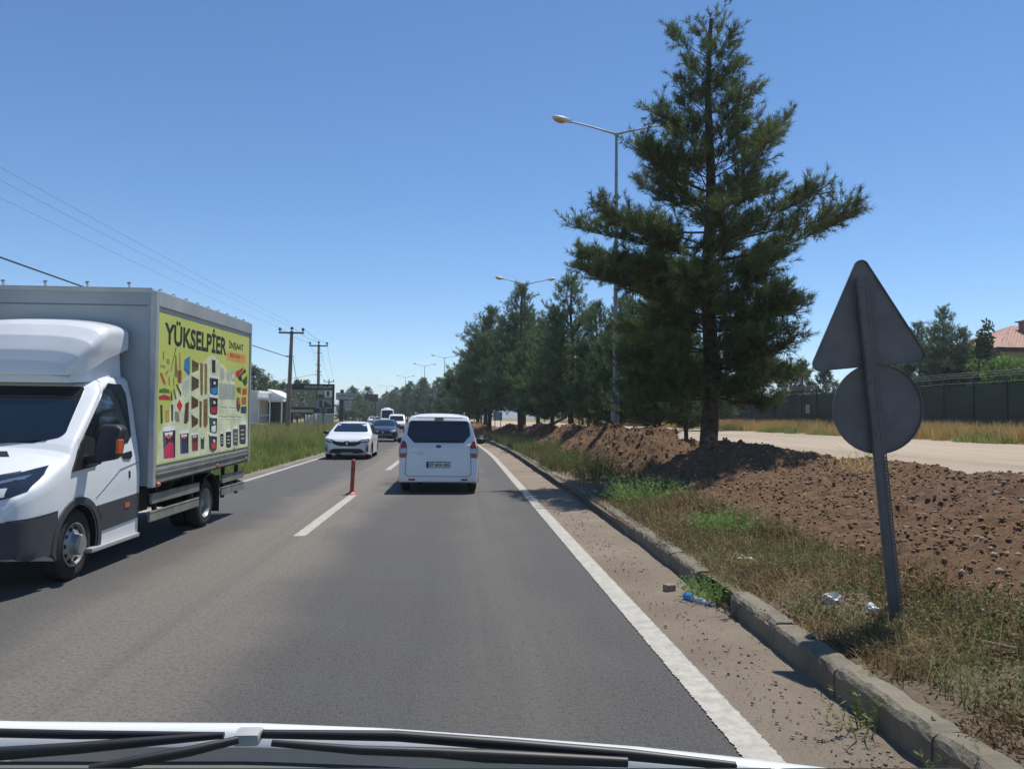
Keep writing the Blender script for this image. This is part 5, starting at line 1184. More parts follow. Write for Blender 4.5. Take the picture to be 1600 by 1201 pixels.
class Body:
    """lofted body: top / bottom height and half width along y, tumblehome with height"""
    def __init__(s, top, bot, hw, tum, rr, n=3., N=70, smooth_top=False):
        s.top, s.bot, s.hw, s.tum = (pch(top) if smooth_top else lin(top)), lin(bot), pch(hw), pch(tum)
        s.rr = lin(rr) if isinstance(rr, list) else (lambda v: rr)
        y0, y1 = top[0][0], top[-1][0]
        ys = sorted(set([round(v, 4) for v in np.linspace(y0, y1, N)]+[p[0] for p in top]+[p[0] for p in hw if y0 <= p[0] <= y1]))
        b = B(); rings = []
        for y in ys:
            zt, zb = s.top(y), s.bot(y); rr_ = min(s.rr(y), (zt-zb)*.6); zc = zt-rr_
            pts = []
            for k in range(9):
                z = zb+(zc-zb)*k/8; pts.append((s.hw(y)*s.tum(z), z))
            for k in range(1, 11):
                a = math.pi/2*k/10; z = zc+rr_*math.sin(a)**(2/n)
                pts.append((s.hw(y)*s.tum(z)*max(math.cos(a), 0)**(2/n), z))
            ring = [b.v((x, y, z)) for x, z in pts]+[b.v((-x, y, z)) for x, z in pts[-2::-1]]
            rings.append(ring)
        m = len(rings[0])
        for a, q in zip(rings, rings[1:]):
            for k in range(m): b.face([a[k], a[(k+1) % m], q[(k+1) % m], q[k]])
        b.face(rings[0]); b.face(rings[-1][::-1])
        bmesh.ops.recalc_face_normals(b.bm, faces=b.bm.faces)
        b.bm.verts.ensure_lookup_table(); b.bm.faces.ensure_lookup_table()
        s.b = b; s.bvh = BVHTree.FromBMesh(b.bm)
    def hit(s, axis, p, q):
        """p, q: the two coordinates across the axis -> point on the body and normal"""
        o, d = {'x+': ((5, p, q), (-1, 0, 0)), 'x-': ((-5, p, q), (1, 0, 0)), 'f': ((p, -9, q), (0, 1, 0)), 'r': ((p, 9, q), (0, -1, 0)), 't': ((p, q, 9), (0, 0, -1))}[axis]
        h = s.bvh.ray_cast(Vector(o), Vector(d))
        if h[0] is None:
            mid = {'x+': (1, p, q), 'x-': (-1, p, q), 'f': (p, -2, q), 'r': (p, 2, q), 't': (p, q, 2)}[axis]
            h = s.bvh.find_nearest(Vector(mid))
        return h[0], h[1]
    def decal(s, b, axis, outline, off=.006, grid=.07, skirt=.02):
        """panel lying on the body, cut to the outline"""
        t = bmesh.new(); vs = [t.verts.new((p[0], p[1], 0)) for p in outline]; t.faces.new(vs)
        lo = [min(p[k] for p in outline) for k in (0, 1)]; hi = [max(p[k] for p in outline) for k in (0, 1)]
        for k in (0, 1):
            g_ = lo[k]+grid
            while g_ < hi[k]-1e-4:
                co = [0, 0, 0]; co[k] = g_; no = [0, 0, 0]; no[k] = 1
                bmesh.ops.bisect_plane(t, geom=t.verts[:]+t.edges[:]+t.faces[:], plane_co=co, plane_no=no); g_ += grid
        bmesh.ops.triangulate(t, faces=t.faces)
        mp = {}
        dirs = {'x+': Vector((1, 0, 0)), 'x-': Vector((-1, 0, 0)), 'f': Vector((0, -1, 0)), 'r': Vector((0, 1, 0)), 't': Vector((0, 0, 1))}[axis]
        for v in t.verts:
            p, n_ = s.hit(axis, v.co.x, v.co.y)
            n_ = (n_+dirs*.4).normalized()
            mp[v] = (b.v(p+n_*off), b.v(p-n_*skirt))
        for f in t.faces: b.face([mp[v][0] for v in f.verts])
        for e in t.edges:
            if len(e.link_faces) == 1:
                a, q = e.verts; b.face([mp[a][0], mp[q][0], mp[q][1], mp[a][1]])
        t.free()
    def line(s, b, axis, pts, w_=.012, off=.003):
        """thin strip (a panel gap) along a polyline on the body"""
        for a, q in zip(pts, pts[1:]):
            a, q = Vector(a), Vector(q); d = (q-a); L = d.length
            if L < 1e-6: continue
            d /= L; n_ = Vector((-d.y, d.x))*w_/2; m = max(1, int(L/.12)); prev = None
            for k in range(m+1):
                c_ = a+d*(L*k/m); r_0 = []
                for z in (c_-n_, c_+n_):
                    p, nn_ = s.hit(axis, z.x, z.y); r_0.append(b.v(p+nn_*off))
                if prev: b.face([prev[0], prev[1], r_0[1], r_0[0]])
                prev = r_0
    def finish(s, name, paint, parent, wells=(), well_r=.36, depth=.34, smooth=35):
        """body mesh with wheel wells cut out"""
        o = s.b.obj(name, [paint, M_well], parent, smooth=None, fix=False)
        if wells:
            cb = B(); cb.mi = 1
            for y, x, r in wells:
                sgn = 1 if x > 0 else -1
                cb.lathe([(sgn*(abs(x)-depth), r), (sgn*(abs(x)+.35), r)], (0, y, wells_z), 'x', 36)
            bmesh.ops.recalc_face_normals(cb.bm, faces=cb.bm.faces)
            cm = bpy.data.meshes.new('cut'); cb.bm.to_mesh(cm); cb.bm.free(); cm.materials.append(paint); cm.materials.append(M_well)
            co = bpy.data.objects.new('cut', cm); COL.objects.link(co)
            md = o.modifiers.new('cut', 'BOOLEAN'); md.operation = 'DIFFERENCE'; md.solver = 'EXACT'; md.object = co
            par = o.parent; o.parent = None
            bpy.context.view_layer.update()
            ev = o.evaluated_get(bpy.context.evaluated_depsgraph_get()); me = bpy.data.meshes.new_from_object(ev)
            o.modifiers.clear(); o.data = me; o.parent = par; bpy.data.objects.remove(co)
            for p in me.polygons:
                cc = p.center
                if any(math.hypot(cc.y-y, cc.z-wells_z) < r*1.005 and abs(cc.x) > abs(x)-depth-.02 and x*cc.x > 0 and (abs(p.normal.x) > .9 and abs(cc.x) < abs(x)-depth+.05 or abs(p.normal.x) < .3) for y, x, r in wells): p.material_index = 1
        me = o.data; me.polygons.foreach_set('use_smooth', [True]*len(me.polygons)); me.set_sharp_from_angle(angle=R(smooth))
        return o
wells_z = .33
def arc(cy, cz, r, a0, a1, n=18): return [(cy+r*math.cos(R(a0+(a1-a0)*k/n)), cz+r*math.sin(R(a0+(a1-a0)*k/n))) for k in range(n+1)]
def ring_poly(cy, cz, r0, r1, a0, a1): return arc(cy, cz, r1, a0, a1)+arc(cy, cz, r0, a1, a0)

def wheel(parent, x, y, r, wd, style='alloy', dish=0., holes=0):
    """tyre with its rim as a child; outer face at |x|"""
    s = 1 if x > 0 else -1
    b = B(); xo = x; rr = r*.62
    b.lathe([(xo-s*wd, rr), (xo-s*wd, r*.93), (xo-s*wd*.9, r*.985), (xo-s*wd*.7, r), (xo-s*wd*.3, r), (xo-s*wd*.12, r*.985), (xo-s*.012, r*.93), (xo, r*.84), (xo-s*.004, r*.74), (xo-s*.02, rr)], (0, y, r), 'x', 40, closed=True)
    w_ = b.obj('wheel', M_tyre, parent, smooth=40)
    b = B()
    if style == 'truck_front':
        b.lathe([(xo-s*.10, rr*1.0), (xo-s*.005, rr*1.0), (xo-s*.005, rr*.94), (xo-s*.05, rr*.90)], (0, y, r), 'x', 36, closed=False) if False else None
        b.lathe([(xo-s*.09, rr*1.01), (xo-s*.006, rr*1.01), (xo-s*.006, rr*.95), (xo-s*.055, rr*.9), (xo-s*.045, rr*.86), (xo-s*.01, rr*.60), (xo-s*.005, rr*.54), (xo+s*.01, rr*.5), (xo+s*.055, rr*.47), (xo+s*.068, rr*.42), (xo+s*.07, rr*.02)], (0, y, r), 'x', 40)
        rm = b.obj('rim', M_rim, w_, smooth=30)
        h_ = B()
        for k in range(10):
            a = 2*math.pi*k/10
            h_.lathe([(xo-s*.055, .021), (xo-s*.017, .021)], (0, y+rr*.74*math.cos(a), r+rr*.74*math.sin(a)), 'x', 10)
        h_.obj('rim_hole', M_well, rm)
    elif style == 'truck_rear':
        b.lathe([(xo-s*.13, rr*1.01), (xo-s*.006, rr*1.01), (xo-s*.006, rr*.95), (xo-s*.03, rr*.91), (xo-s*.12, rr*.86), (xo-s*.13, rr*.3), (xo-s*.05, rr*.28), (xo-s*.05, .02)], (0, y, r), 'x', 36)
        b.obj('rim', M_rim, w_, smooth=30)
    else:
        b.lathe([(xo-s*.08, rr*1.01), (xo-s*.01, rr*1.01), (xo-s*.012, rr*.92), (xo-s*.05, rr*.88), (xo-s*.06, .03)], (0, y, r), 'x', 30)
        for k in range(5 if style == 'alloy' else 7):
            a = 2*math.pi*k/(5 if style == 'alloy' else 7)
            b.beam((xo-s*.03, y, r), (xo-s*.028, y+rr*.9*math.cos(a), r+rr*.9*math.sin(a)), .03, .05)
        b.lathe([(xo-s*.05, .06), (xo-s*.015, .055), (xo-s*.012, .01)], (0, y, r), 'x', 14)
        b.obj('rim', M_rim, w_, smooth=30)
    return w_
def mirror_y(pts): return [(-p[0], p[1]) for p in pts]

def plate_part(parent, cen, w_, h_, nrm_y, text, ux):
    """number plate: dark holder, white plate, blue strip and letters"""
    cen = Vector(cen); s = 1 if nrm_y > 0 else -1
    b = B(); b.box(cen, (w_+.03, .02, h_+.03), None, .004); po = b.obj('number_plate', [M_trim], parent)
    b = B(); y = cen.y+s*.0125
    b.poly([(cen.x-w_/2, y, cen.z-h_/2), (cen.x+w_/2, y, cen.z-h_/2), (cen.x+w_/2, y, cen.z+h_/2), (cen.x-w_/2, y, cen.z+h_/2)]); b.obj('plate_face', mat('plate_white', srgb('c9ccca'), .4), po)
    b = B(); e = cen.x-ux*w_/2; y = cen.y+s*.0145
    b.poly([(e, y, cen.z-h_/2), (e+ux*w_*.085, y, cen.z-h_/2), (e+ux*w_*.085, y, cen.z+h_/2), (e, y, cen.z+h_/2)]); b.obj('blue_strip', flat('1f3f86'), po)
    b = B(); text_mesh(b, text, (e+ux*w_*.115, y, cen.z-h_*.32), (ux, 0, 0), (0, 0, 1), h_*.64, w_*.85, .022); b.obj('lettering', M_trim, po)
    return po

# ---- white family van ahead (seen from the rear)
def family_van():
    t = thing('van', 'white family van seen from the rear in our lane, with tall red tail lights', 'van', (-.40, 19.05, 0), math.pi)
    top = [(-2.08, .50), (-2.06, .66), (-2.0, .80), (-1.9, .90), (-1.3, 1.04), (-1.08, 1.10), (-.45, 1.60), (-.2, 1.70), (.3, 1.755), (1.2, 1.755), (1.7, 1.73), (1.80, 1.69), (1.86, 1.60), (1.97, 1.14), (2.02, 1.05), (2.05, .72), (2.07, .45), (2.08, .36)]
    bot = [(-2.08, .34), (-1.9, .22), (1.95, .22), (2.08, .26)]
    hw = [(-2.08, .60), (-1.98, .74), (-1.7, .85), (-1.2, .88), (1.5, .882), (1.85, .872), (2.0, .86), (2.08, .845)]
    tum = [(0, .99), (.45, 1.), (.9, .995), (1.1, .965), (1.35, .88), (1.6, .775), (1.78, .70)]
    B_ = Body(top, bot, hw, tum, [(-2.08, .06), (-1.2, .07), (-.4, .1), (1.5, .1), (1.9, .05), (2.08, .04)], 2.6, 80)
    nl = B()
    win = rounded([(-.645, 1.59), (.645, 1.59), (.70, 1.28), (.545, 1.105), (-.545, 1.105), (-.70, 1.28)], .06, 4)
    B_.decal(nl, 'r', win, .006, .09); nl.obj('rear_window', M_glass, t, smooth=40)
    for s in (-1, 1):
        b = B(); B_.decal(b, 'r', [(s*p[0], p[1]) for p in [(.70, 1.06), (.745, 1.14), (.80, 1.14), (.835, 1.0), (.845, .80), (.825, .775), (.72, .785), (.69, .86), (.69, .99)]], .014, .06); tl = b.obj('tail_light', M_red, t, smooth=40)
        b = B(); B_.decal(b, 'r', [(s*p[0], p[1]) for p in [(.70, .985), (.825, .985), (.835, .88), (.695, .88)]], .018, .05); b.obj('clear_lens', M_clear, tl, smooth=40)
        b = B(); B_.decal(b, 'x+' if s > 0 else 'x-', [(1.90, 1.12), (1.955, 1.05), (1.99, .80), (1.86, .80), (1.83, .95)], .012, .05); b.obj('side_lens', M_red, tl, smooth=40)
        b = B(); B_.decal(b, 'r', [(s*p[0], p[1]) for p in [(.505, .325), (.645, .325), (.645, .285), (.505, .285)]], .008, .05); b.obj('reflector', M_red, t)
        b = B(); B_.decal(b, 'x+' if s > 0 else 'x-', [(-.82, 1.12), (-.42, 1.50), (-.25, 1.565), (.25, 1.60), (.25, 1.10)], .006, .09); b.obj('side_window', M_glass, t, smooth=40)
        b = B(); B_.decal(b, 'x+' if s > 0 else 'x-', [(.31, 1.10), (.31, 1.60), (1.3, 1.60), (1.66, 1.555), (1.74, 1.16), (1.68, 1.10)], .006, .09); b.obj('side_window', M_glass, t, smooth=40)
        b = B(); b.tube([(s*.545, -.3, 1.66), (s*.56, -.2, 1.755), (s*.56, 1.45, 1.775), (s*.545, 1.6, 1.68)], .018, 8); b.obj('roof_rail', mat('rail_grey', srgb('4b4f52'), .5, .4), t, smooth=50)
        b = B(); b.ellipsoid((s*1.0, -.72, 1.07), (.13, .07, .085), 12, 8); b.beam((s*.84, -.72, 1.04), (s*.95, -.72, 1.05), .05, .04); b.obj('mirror', M_trim, t, smooth=60)
        b = B(); B_.decal(b, 'x+' if s > 0 else 'x-', [(-2.0, .24), (-2.0, .34), (1.9, .34), (1.9, .24)], .01, .2); b.obj('side_skirt', M_clad, t)
        for y in (-1.28, 1.22): 
            b = B(); B_.decal(b, 'x+' if s > 0 else 'x-', ring_poly(y, .32, .345, .385, -12, 192), .012, .2); b.obj('wheel_arch', M_clad, t)
    b = B(); nl_ = [(.70, 1.05), (.72, .42), (.66, .375), (-.66, .375), (-.72, .42), (-.70, 1.05)]
    B_.line(b, 'r', nl_, .012); B_.line(b, 'r', [(-.62, 1.665), (.62, 1.665)], .01)
    for s in ('x+', 'x-'):
        for yy in (-.9, .28, 1.3): B_.line(b, s, [(yy, .36), (yy, 1.08)], .01)
    b.obj('panel_gap', M_seam, t)
    b = B(); B_.decal(b, 'r', [(-.09, 1.66), (.09, 1.66), (.10, 1.605), (-.10, 1.605)], .03, .05); b.obj('brake_light', M_trim, t)
    b = B(); b.tube([(-.05, 2.005, 1.13), (.03, 1.99, 1.165), (-.42, 1.985, 1.15)], .009, 6); b.obj('wiper', M_trim, t)
    p, n_ = B_.hit('r', 0, 1.03)
    b = B(); b.lathe([(p.y-.004, .001), (p.y+.008, .034), (p.y+.014, .032), (p.y+.014, .001)], (0, 0, 1.03), 'y', 24); 
    for v in b.bm.verts: v.co.x *= 1.75
    em = b.obj('emblem', mat('emblem_blue', srgb('22345c'), .25), t)
    plate_part(t, (0, 2.052, .625), .50, .11, 1, '07 APA 509', -1)
    b = B(); p, n_ = B_.hit('r', .45, .86); text_mesh(b, 'TOURNEO', (.60, p.y+.008, .885), (-1, 0, 0), (0, 0, 1), .026, .26, .0); text_mesh(b, 'COURIER', (.46, p.y+.008, .845), (-1, 0, 0), (0, 0, 1), .026, .18, .0); b.obj('lettering', M_greyp, t)
    b = B(); B_.decal(b, 'r', [(-.36, .76), (.36, .76), (.36, .735), (-.36, .735)], .012, .1); b.obj('handle_trim', M_paint, t)
    # seat backs seen through the glass are kept dark; cabin glass is opaque tint
    wl = [(y, s*.88, .335) for y in (-1.28, 1.22) for s in (-1, 1)]
    global wells_z; wells_z = .32
    B_.finish('body', M_paint, t, wl)
    for y in (-1.28, 1.22):
        for s in (-1, 1): wheel(t, s*.855, y, .31, .19, 'cap')
    b = B(); b.box((0, 1.2, .22), (1.3, .1, .08)); b.tube([(.35, 1.5, .24), (.4, 2.02, .22)], .028, 10); b.obj('exhaust', M_dark, t)
    return t
family_van()

# ---- white hatchback coming towards us
def hatch(name, label, loc, rz, paint, detail=True, plate='06 BHR 214', group=None, cat='car'):
    t = thing(name, label, cat, loc, rz, group)
    top = [(-2.02, .46), (-2.01, .62), (-1.97, .72), (-1.85, .82), (-1.5, .92), (-1.05, 1.0), (-.95, 1.02), (-.3, 1.33), (-.05, 1.41), (.3, 1.44), (1.0, 1.42), (1.5, 1.33), (1.72, 1.22), (1.9, 1.0), (1.98, .85), (2.02, .5)]
    bot = [(-2.02, .30), (-1.85, .2), (1.85, .2), (2.02, .32)]
    hw = [(-2.02, .62), (-1.95, .74), (-1.8, .83), (-1.45, .885), (-.6, .895), (1.2, .895), (1.8, .84), (2.02, .70)]
    tum = [(0, .985), (.5, 1.), (.85, .985), (1.0, .93), (1.2, .82), (1.45, .68)]
    B_ = Body(top, bot, hw, tum, [(-2.02, .05), (-1.5, .10), (-.9, .10), (0, .10), (1.4, .10), (2.02, .06)], 2.6, 74)
    b = B(); B_.decal(b, 'f', rounded([(-.70, 1.035), (.70, 1.035), (.53, 1.36), (-.53, 1.36)], .05, 4), .006, .1); b.obj('windscreen', M_glass, t, smooth=40)
    for s in (-1, 1):
        X_ = 'x+' if s > 0 else 'x-'
        b = B(); B_.decal(b, X_, [(-.72, 1.0), (-.12, 1.33), (.1, 1.37), (.25, 1.38), (.25, .98)], .006, .09); b.obj('side_window', M_glass, t, smooth=40)
        b = B(); B_.decal(b, X_, [(.31, .98), (.31, 1.38), (.9, 1.36), (1.3, 1.28), (1.5, 1.1), (1.2, 1.0)], .006, .09); b.obj('side_window', M_glass, t, smooth=40)
        b = B(); b.ellipsoid((s*.99, -.62, 1.0), (.11, .07, .07), 12, 8); b.beam((s*.84, -.6, .97), (s*.95, -.61, .99), .05, .03); b.obj('mirror', M_trim, t, smooth=60)
        b = B(); B_.decal(b, 'f', [(s*p[0], p[1]) for p in [(.42, .70), (.60, .755), (.80, .80), (.83, .74), (.78, .67), (.60, .64)]], .012, .06); hl = b.obj('headlight', M_hl if detail else M_clear, t, smooth=40)
        if detail:
            b = B(); B_.decal(b, 'f', [(s*p[0], p[1]) for p in [(.50, .695), (.74, .745), (.745, .725), (.52, .672)]], .016, .06); b.obj('lens', M_clear, hl)
            b = B(); B_.decal(b, 'f', [(s*p[0], p[1]) for p in [(.66, .60), (.74, .63), (.78, .56), (.72, .44), (.70, .30), (.66, .30), (.69, .48), (.73, .56)]], .014, .05); b.obj('day_light', M_clear, t)
            b = B(); B_.decal(b, 'f', [(s*p[0], p[1]) for p in [(.74, .62), (.80, .56), (.80, .32), (.72, .30), (.745, .46), (.79, .55)]], .010, .05); b.obj('bumper_insert', M_trim, t)
        for y in (-1.25, 1.30):
            b = B(); B_.decal(b, X_, ring_poly(y, .32, .34, .372, -10, 190), .01, .2); b.obj('wheel_arch', M_trim if detail else M_clad, t)
    b = B(); B_.decal(b, 'f', [(-.58, .70), (-.12, .67), (-.06, .70), (.06, .70), (.12, .67), (.58, .70), (.50, .60), (.30, .515), (-.30, .515), (-.50, .60)], .01, .06); gr = b.obj('grille', M_trim, t, smooth=40)
    p, n_ = B_.hit('f', 0, .625); b = B(); b.prism([(0, p.y-.022, .70), (.05, p.y-.022, .62), (0, p.y-.022, .54), (-.05, p.y-.022, .62)], (0, .02, 0)); b.obj('emblem', M_chrome, gr)
    b = B(); B_.decal(b, 'f', [(-.66, .28), (-.60, .37), (-.50, .42), (.50, .42), (.60, .37), (.66, .28), (.3, .235), (-.3, .235)], .01, .06); b.obj('lower_grille', M_trim, t, smooth=40)
    p, n_ = B_.hit('f', 0, .27); plate_part(t, (0, p.y-.02, .285), .50, .105, -1, plate, 1)
    b = B(); B_.line(b, 'f', [(-.72, .80), (-.45, .73), (.45, .73), (.72, .80)], .01)
    for s in ('x+', 'x-'):
        for yy in (-.95, .28, 1.15): B_.line(b, s, [(yy, .3), (yy, .95)], .01)
    b.obj('panel_gap', M_seam, t)
    global wells_z; wells_z = .32
    B_.finish('body', paint, t, [(y, s*.89, .335) for y in (-1.25, 1.30) for s in (-1, 1)])
    for y in (-1.25, 1.30):
        for s in (-1, 1): wheel(t, s*.872, y, .315, .2, 'alloy')
    return t
def face_rz(Y): return math.atan2(c(Y+2)-c(Y-2), 4)*-1
hat = hatch('car', 'white hatchback coming towards us beside the grass verge, first car behind the box truck', (-4.22, 31.7, 0), R(1), M_paint)
dk = hatch('car', 'dark navy car following the white hatchback', (-4.78, 51.5, 0), face_rz(51), M_navy, False, '34 KLN 72')

# ---- white small delivery van and minibus further back
def box_van(name, label, loc, rz, paint, Hh, Wd, L, bumper, cat, hump=False, noses=.95):
    t = thing(name, label, cat, loc, rz)
    f = -L/2; hb_ = noses
    top = [(f, .50), (f+.03, .70), (f+.10, .85), (f+.25, hb_), (f+.80, hb_+.13), (f+.95, hb_+.2), (f+1.55, Hh-.16), (f+1.8, Hh-.04), (f+2.4, Hh), (-f-.3, Hh), (-f-.06, Hh-.1), (-f, Hh-.4)]
    hw = [(f, Wd*.40), (f+.12, Wd*.46), (f+.5, Wd*.495), (f+1.2, Wd*.5), (-f, Wd*.5)]
    tum = [(0, .985), (.6, 1.), (1.05, .985), (Hh-.5, .92), (Hh, .84)]
    B_ = Body(top, [(f, .3), (f+.2, .24), (-f, .26)], hw, tum, [(f, .05), (f+1, .1), (-f, .12)], 2.8, 60)
    z0, z1 = hb_+.17, Hh-.2
    w0, w1 = Wd*.43, Wd*.37
    b = B(); B_.decal(b, 'f', rounded([(-w0, z0), (w0, z0), (w1, z1), (-w1, z1)], .06, 4), .006, .12); b.obj('windscreen', M_glass, t, smooth=40)
    for s in (-1, 1):
        X_ = 'x+' if s > 0 else 'x-'
        b = B(); B_.decal(b, X_, [(f+1.1, hb_+.15), (f+1.65, z1), (f+2.1, z1), (f+2.1, hb_+.12)], .006, .1); b.obj('side_window', M_glass, t, smooth=40)
        b = B(); B_.decal(b, 'f', [(s*p[0]*Wd/1.8, p[1]) for p in [(.50, .74), (.62, .90), (.80, .94), (.82, .78), (.74, .70)]], .012, .06); b.obj('headlight', M_clear, t, smooth=40)
        b = B(); b.box((s*(Wd*.5+.1), f+1.05, hb_+.24), (.16, .1, .24), None, .02); b.beam((s*Wd*.46, f+1.05, hb_+.18), (s*(Wd*.5+.05), f+1.05, hb_+.2), .05, .04); b.obj('mirror', M_trim, t)
    b = B(); B_.decal(b, 'f', [(-.44, .84), (.44, .84), (.40, .72), (-.40, .72)], .01, .06); b.obj('grille', M_trim, t)
    b = B(); B_.decal(b, 'f', [(-Wd*.45, .62), (Wd*.45, .62), (Wd*.45, .32), (-Wd*.45, .32)], .02, .1); b.obj('bumper', bumper, t)
    p, n_ = B_.hit('f', 0, .48); plate_part(t, (0, p.y-.035, .48), .50, .11, -1, '21 AFP 630', 1)
    if hump:
        b = B(); b.ellipsoid((0, f+3.0, Hh+.02), (.55, .9, .16), 16, 8); b.obj('roof_unit', paint, t, smooth=60)
    global wells_z; wells_z = .33
    B_.finish('body', paint, t, [(y, s*Wd*.5, .36) for y in (f+.85, -f-.85) for s in (-1, 1)])
    for y in (f+.85, -f-.85):
        for s in (-1, 1): wheel(t, s*Wd*.485, y, .33, .2, 'cap')
    return t
box_van('van', 'white delivery van with a black bumper behind the navy car', (-6.35, 82, 0), face_rz(82), M_paint, 1.85, 1.80, 4.3, M_trim, 'van')
box_van('minibus', 'tall white minibus with a bump on its roof, behind the small delivery van', (-10.2, 113, 0), face_rz(112), M_paint, 2.65, 2.0, 5.6, M_paint, 'minibus', True, 1.1)
for (Y, px, pt, lb, h0) in ((128, 592, M_greyp, 'silver car between the white car and the minibus far down the road', 0), (150, 582, M_paint, 'white car beside the silver one in the distant queue', 0), (178, 569, M_navy, 'dark car in the distant queue between two white cars', 0), (205, 552, M_paint, 'white car furthest left at the end of the distant queue', 0)):
    p = at(px, 655, Y)
    q = copy_tree(hat if pt is M_paint else dk)
    for k in ('label', 'category'):
        if k in q: del q[k]
    q.location = (p.x, Y, .02); q.rotation_euler = (0, 0, face_rz(Y))
    if pt is M_greyp:
        for ch in q.children:
            if ch.name.startswith('body'):
                ch.data = ch.data.copy(); ch.data.materials[0] = M_greyp
    tag(q, lb, 'car', 'cars queuing in the distance')
# ---- the white box truck
TR = thing('box_truck', 'white box truck with a yellow building-supplies banner passing on the left', 'truck', (-4.82, 8.2, 0), R(-1.1))
M_box = mat('box_panel', srgb('a9adad'), .55, .1, col2=srgb('989d9f'), scale=1.2)
M_boxf = mat('box_front', srgb('a9b0b4'), .6, .1, col2=srgb('98a1a6'), scale=.9)
M_alum = mat('aluminium', srgb('bcbfbd'), .45, .35, col2=srgb('a8acaa'), scale=2)
M_steel = mat('rail_steel', srgb('8e8f84'), .55, .25, col2=srgb('77786f'), scale=4)
def truck():
    t = TR
    top = [(-.97, .55), (-.955, .72), (-.94, .86), (-.89, .97), (-.76, 1.06), (-.45, 1.20), (-.20, 1.30), (-.12, 1.345), (-.07, 1.40), (.67, 2.02), (.78, 2.09), (1.0, 2.16), (1.42, 2.205)]
    bot = [(-.97, .37), (-.86, .345), (-.47, .335), (-.40, .26), (1.42, .26)]
    hw = [(-.97, .72), (-.93, .80), (-.86, .875), (-.70, .935), (-.45, .965), (0, .975), (.5, .98), (1.42, .98)]
    tum = [(0, .985), (.5, .995), (.9, 1.), (1.15, .985), (1.35, .955), (1.7, .90), (2.02, .835), (2.2, .76)]
    B_ = Body(top, bot, hw, tum, [(-.97, .08), (-.6, .14), (-.2, .13), (0, .07), (.6, .07), (.8, .10), (1.42, .12)], 2.5, 110)
    b = B(); B_.decal(b, 'f', rounded([(-.80, 1.45), (-.55, 1.385), (.55, 1.385), (.80, 1.45), (.69, 1.98), (-.69, 1.98)], .06, 5), .006, .08); ws = b.obj('windscreen', M_glass, t, smooth=40)
    for s in (-1, 1):
        b = B(); b.tube([(s*.02, -.12, 1.37), (s*.35, -.08, 1.40), (s*.66, -.04, 1.42)], .012, 6); b.obj('wiper', M_trim, t)
    for s in (-1, 1):
        X_ = 'x+' if s > 0 else 'x-'
        win = rounded([(.04, 1.15), (.36, 1.17), (.50, 1.345), (1.14, 1.345), (1.25, 1.42), (1.27, 1.93), (1.20, 2.03), (.88, 2.03), (.74, 1.955), (.10, 1.41)], .03, 4)
        dr = B(); B_.decal(dr, X_, [(-.02, 1.17), (-.02, .86), (.25, .77), (.42, .60), (.47, .28), (1.36, .28), (1.38, 2.0), (1.33, 2.10), (.90, 2.10), (.74, 2.01), (.05, 1.42)], .008, .09); door = dr.obj('door', M_paint, t, smooth=35)
        b = B(); B_.decal(b, X_, win, .014, .08); b.obj('side_window', M_glass, door, smooth=40)
        b = B(); B_.decal(b, X_, [(-.14, 1.10), (.34, 1.13), (.34, 1.42), (.16, 1.46), (.07, 1.385)], .024, .08); b.obj('mirror_sail', M_trim, door, smooth=40)
        b = B(); B_.decal(b, X_, [(.36, .705), (1.375, .745), (1.375, .45), (.475, .42), (.45, .58)], .018, .09); cl = b.obj('cladding', M_clad, door, smooth=40)
        b = B(); B_.decal(b, X_, [(1.00, .66), (1.12, .665), (1.12, .61), (1.00, .605)], .026, .1); b.obj('side_marker', M_orange, door)
        b = B(); B_.decal(b, X_, [(.92, 1.225), (1.20, 1.25), (1.205, 1.19), (1.15, 1.16), (1.0, 1.165)], .020, .05); B_.decal(b, X_, [(1.11, 1.02), (1.145, 1.02), (1.14, .94), (1.115, .94)], .016, .05); b.obj('handle', M_trim, door)
        b = B(); B_.decal(b, X_, [(.34, .78), (.345, .80), (.9, 1.06), (1.36, 1.115), (1.36, 1.10), (.9, 1.04)], .011, .05); b.obj('crease', M_greyp, door)
        b = B(); b.box((s*.94, .80, .25), (.16, 1.15, .05), None, .012); b.obj('step', M_alum, t)
        b = B(); b.prism([(s*1.08, .04, 1.20), (s*1.08, .10, 1.53), (s*1.10, .16, 1.575), (s*1.26, .16, 1.575), (s*1.33, .10, 1.53), (s*1.33, .02, 1.28), (s*1.30, -.01, 1.215), (s*1.12, -.01, 1.18)], (0, .17, 0))
        bmesh.ops.bevel(b.bm, geom=b.bm.edges[:], offset=.035, segments=3, affect='EDGES', profile=.6)
        b.tube([(s*.93, .12, 1.19), (s*1.12, .10, 1.22)], .06, 8); mr = b.obj('mirror', M_trim, t, smooth=40)
        b = B(); b.box((s*1.335, .07, 1.35), (.03, .12, .15), None, .012); b.obj('indicator', M_orange, mr)
        b = B(); b.box((s*1.21, .215, 1.39), (.19, .012, .28)); b.obj('mirror_glass', M_chrome, mr)
        ar = ring_poly(0, .36, .405, .475, -14, 194)
        b = B(); B_.decal(b, X_, ar, .022, .25); b.obj('wheel_arch', M_clad, t, smooth=40)
        b = B(); B_.decal(b, 'f', [(s*p[0], p[1]) for p in [(.27, 1.04), (.50, 1.075), (.70, 1.115), (.86, 1.175), (.895, 1.10), (.90, .97), (.80, .915), (.60, .865), (.30, .81)]], .010, .035); hl = b.obj('headlight', M_hl, t, smooth=40)
        b = B(); B_.decal(b, 'f', [(s*q[0], q[1]) for q in [(.34, 1.0), (.62, 1.045), (.82, 1.10), (.80, 1.06), (.60, 1.01), (.34, .965)]], .015, .04); b.obj('reflector', M_chrome, hl, smooth=40)
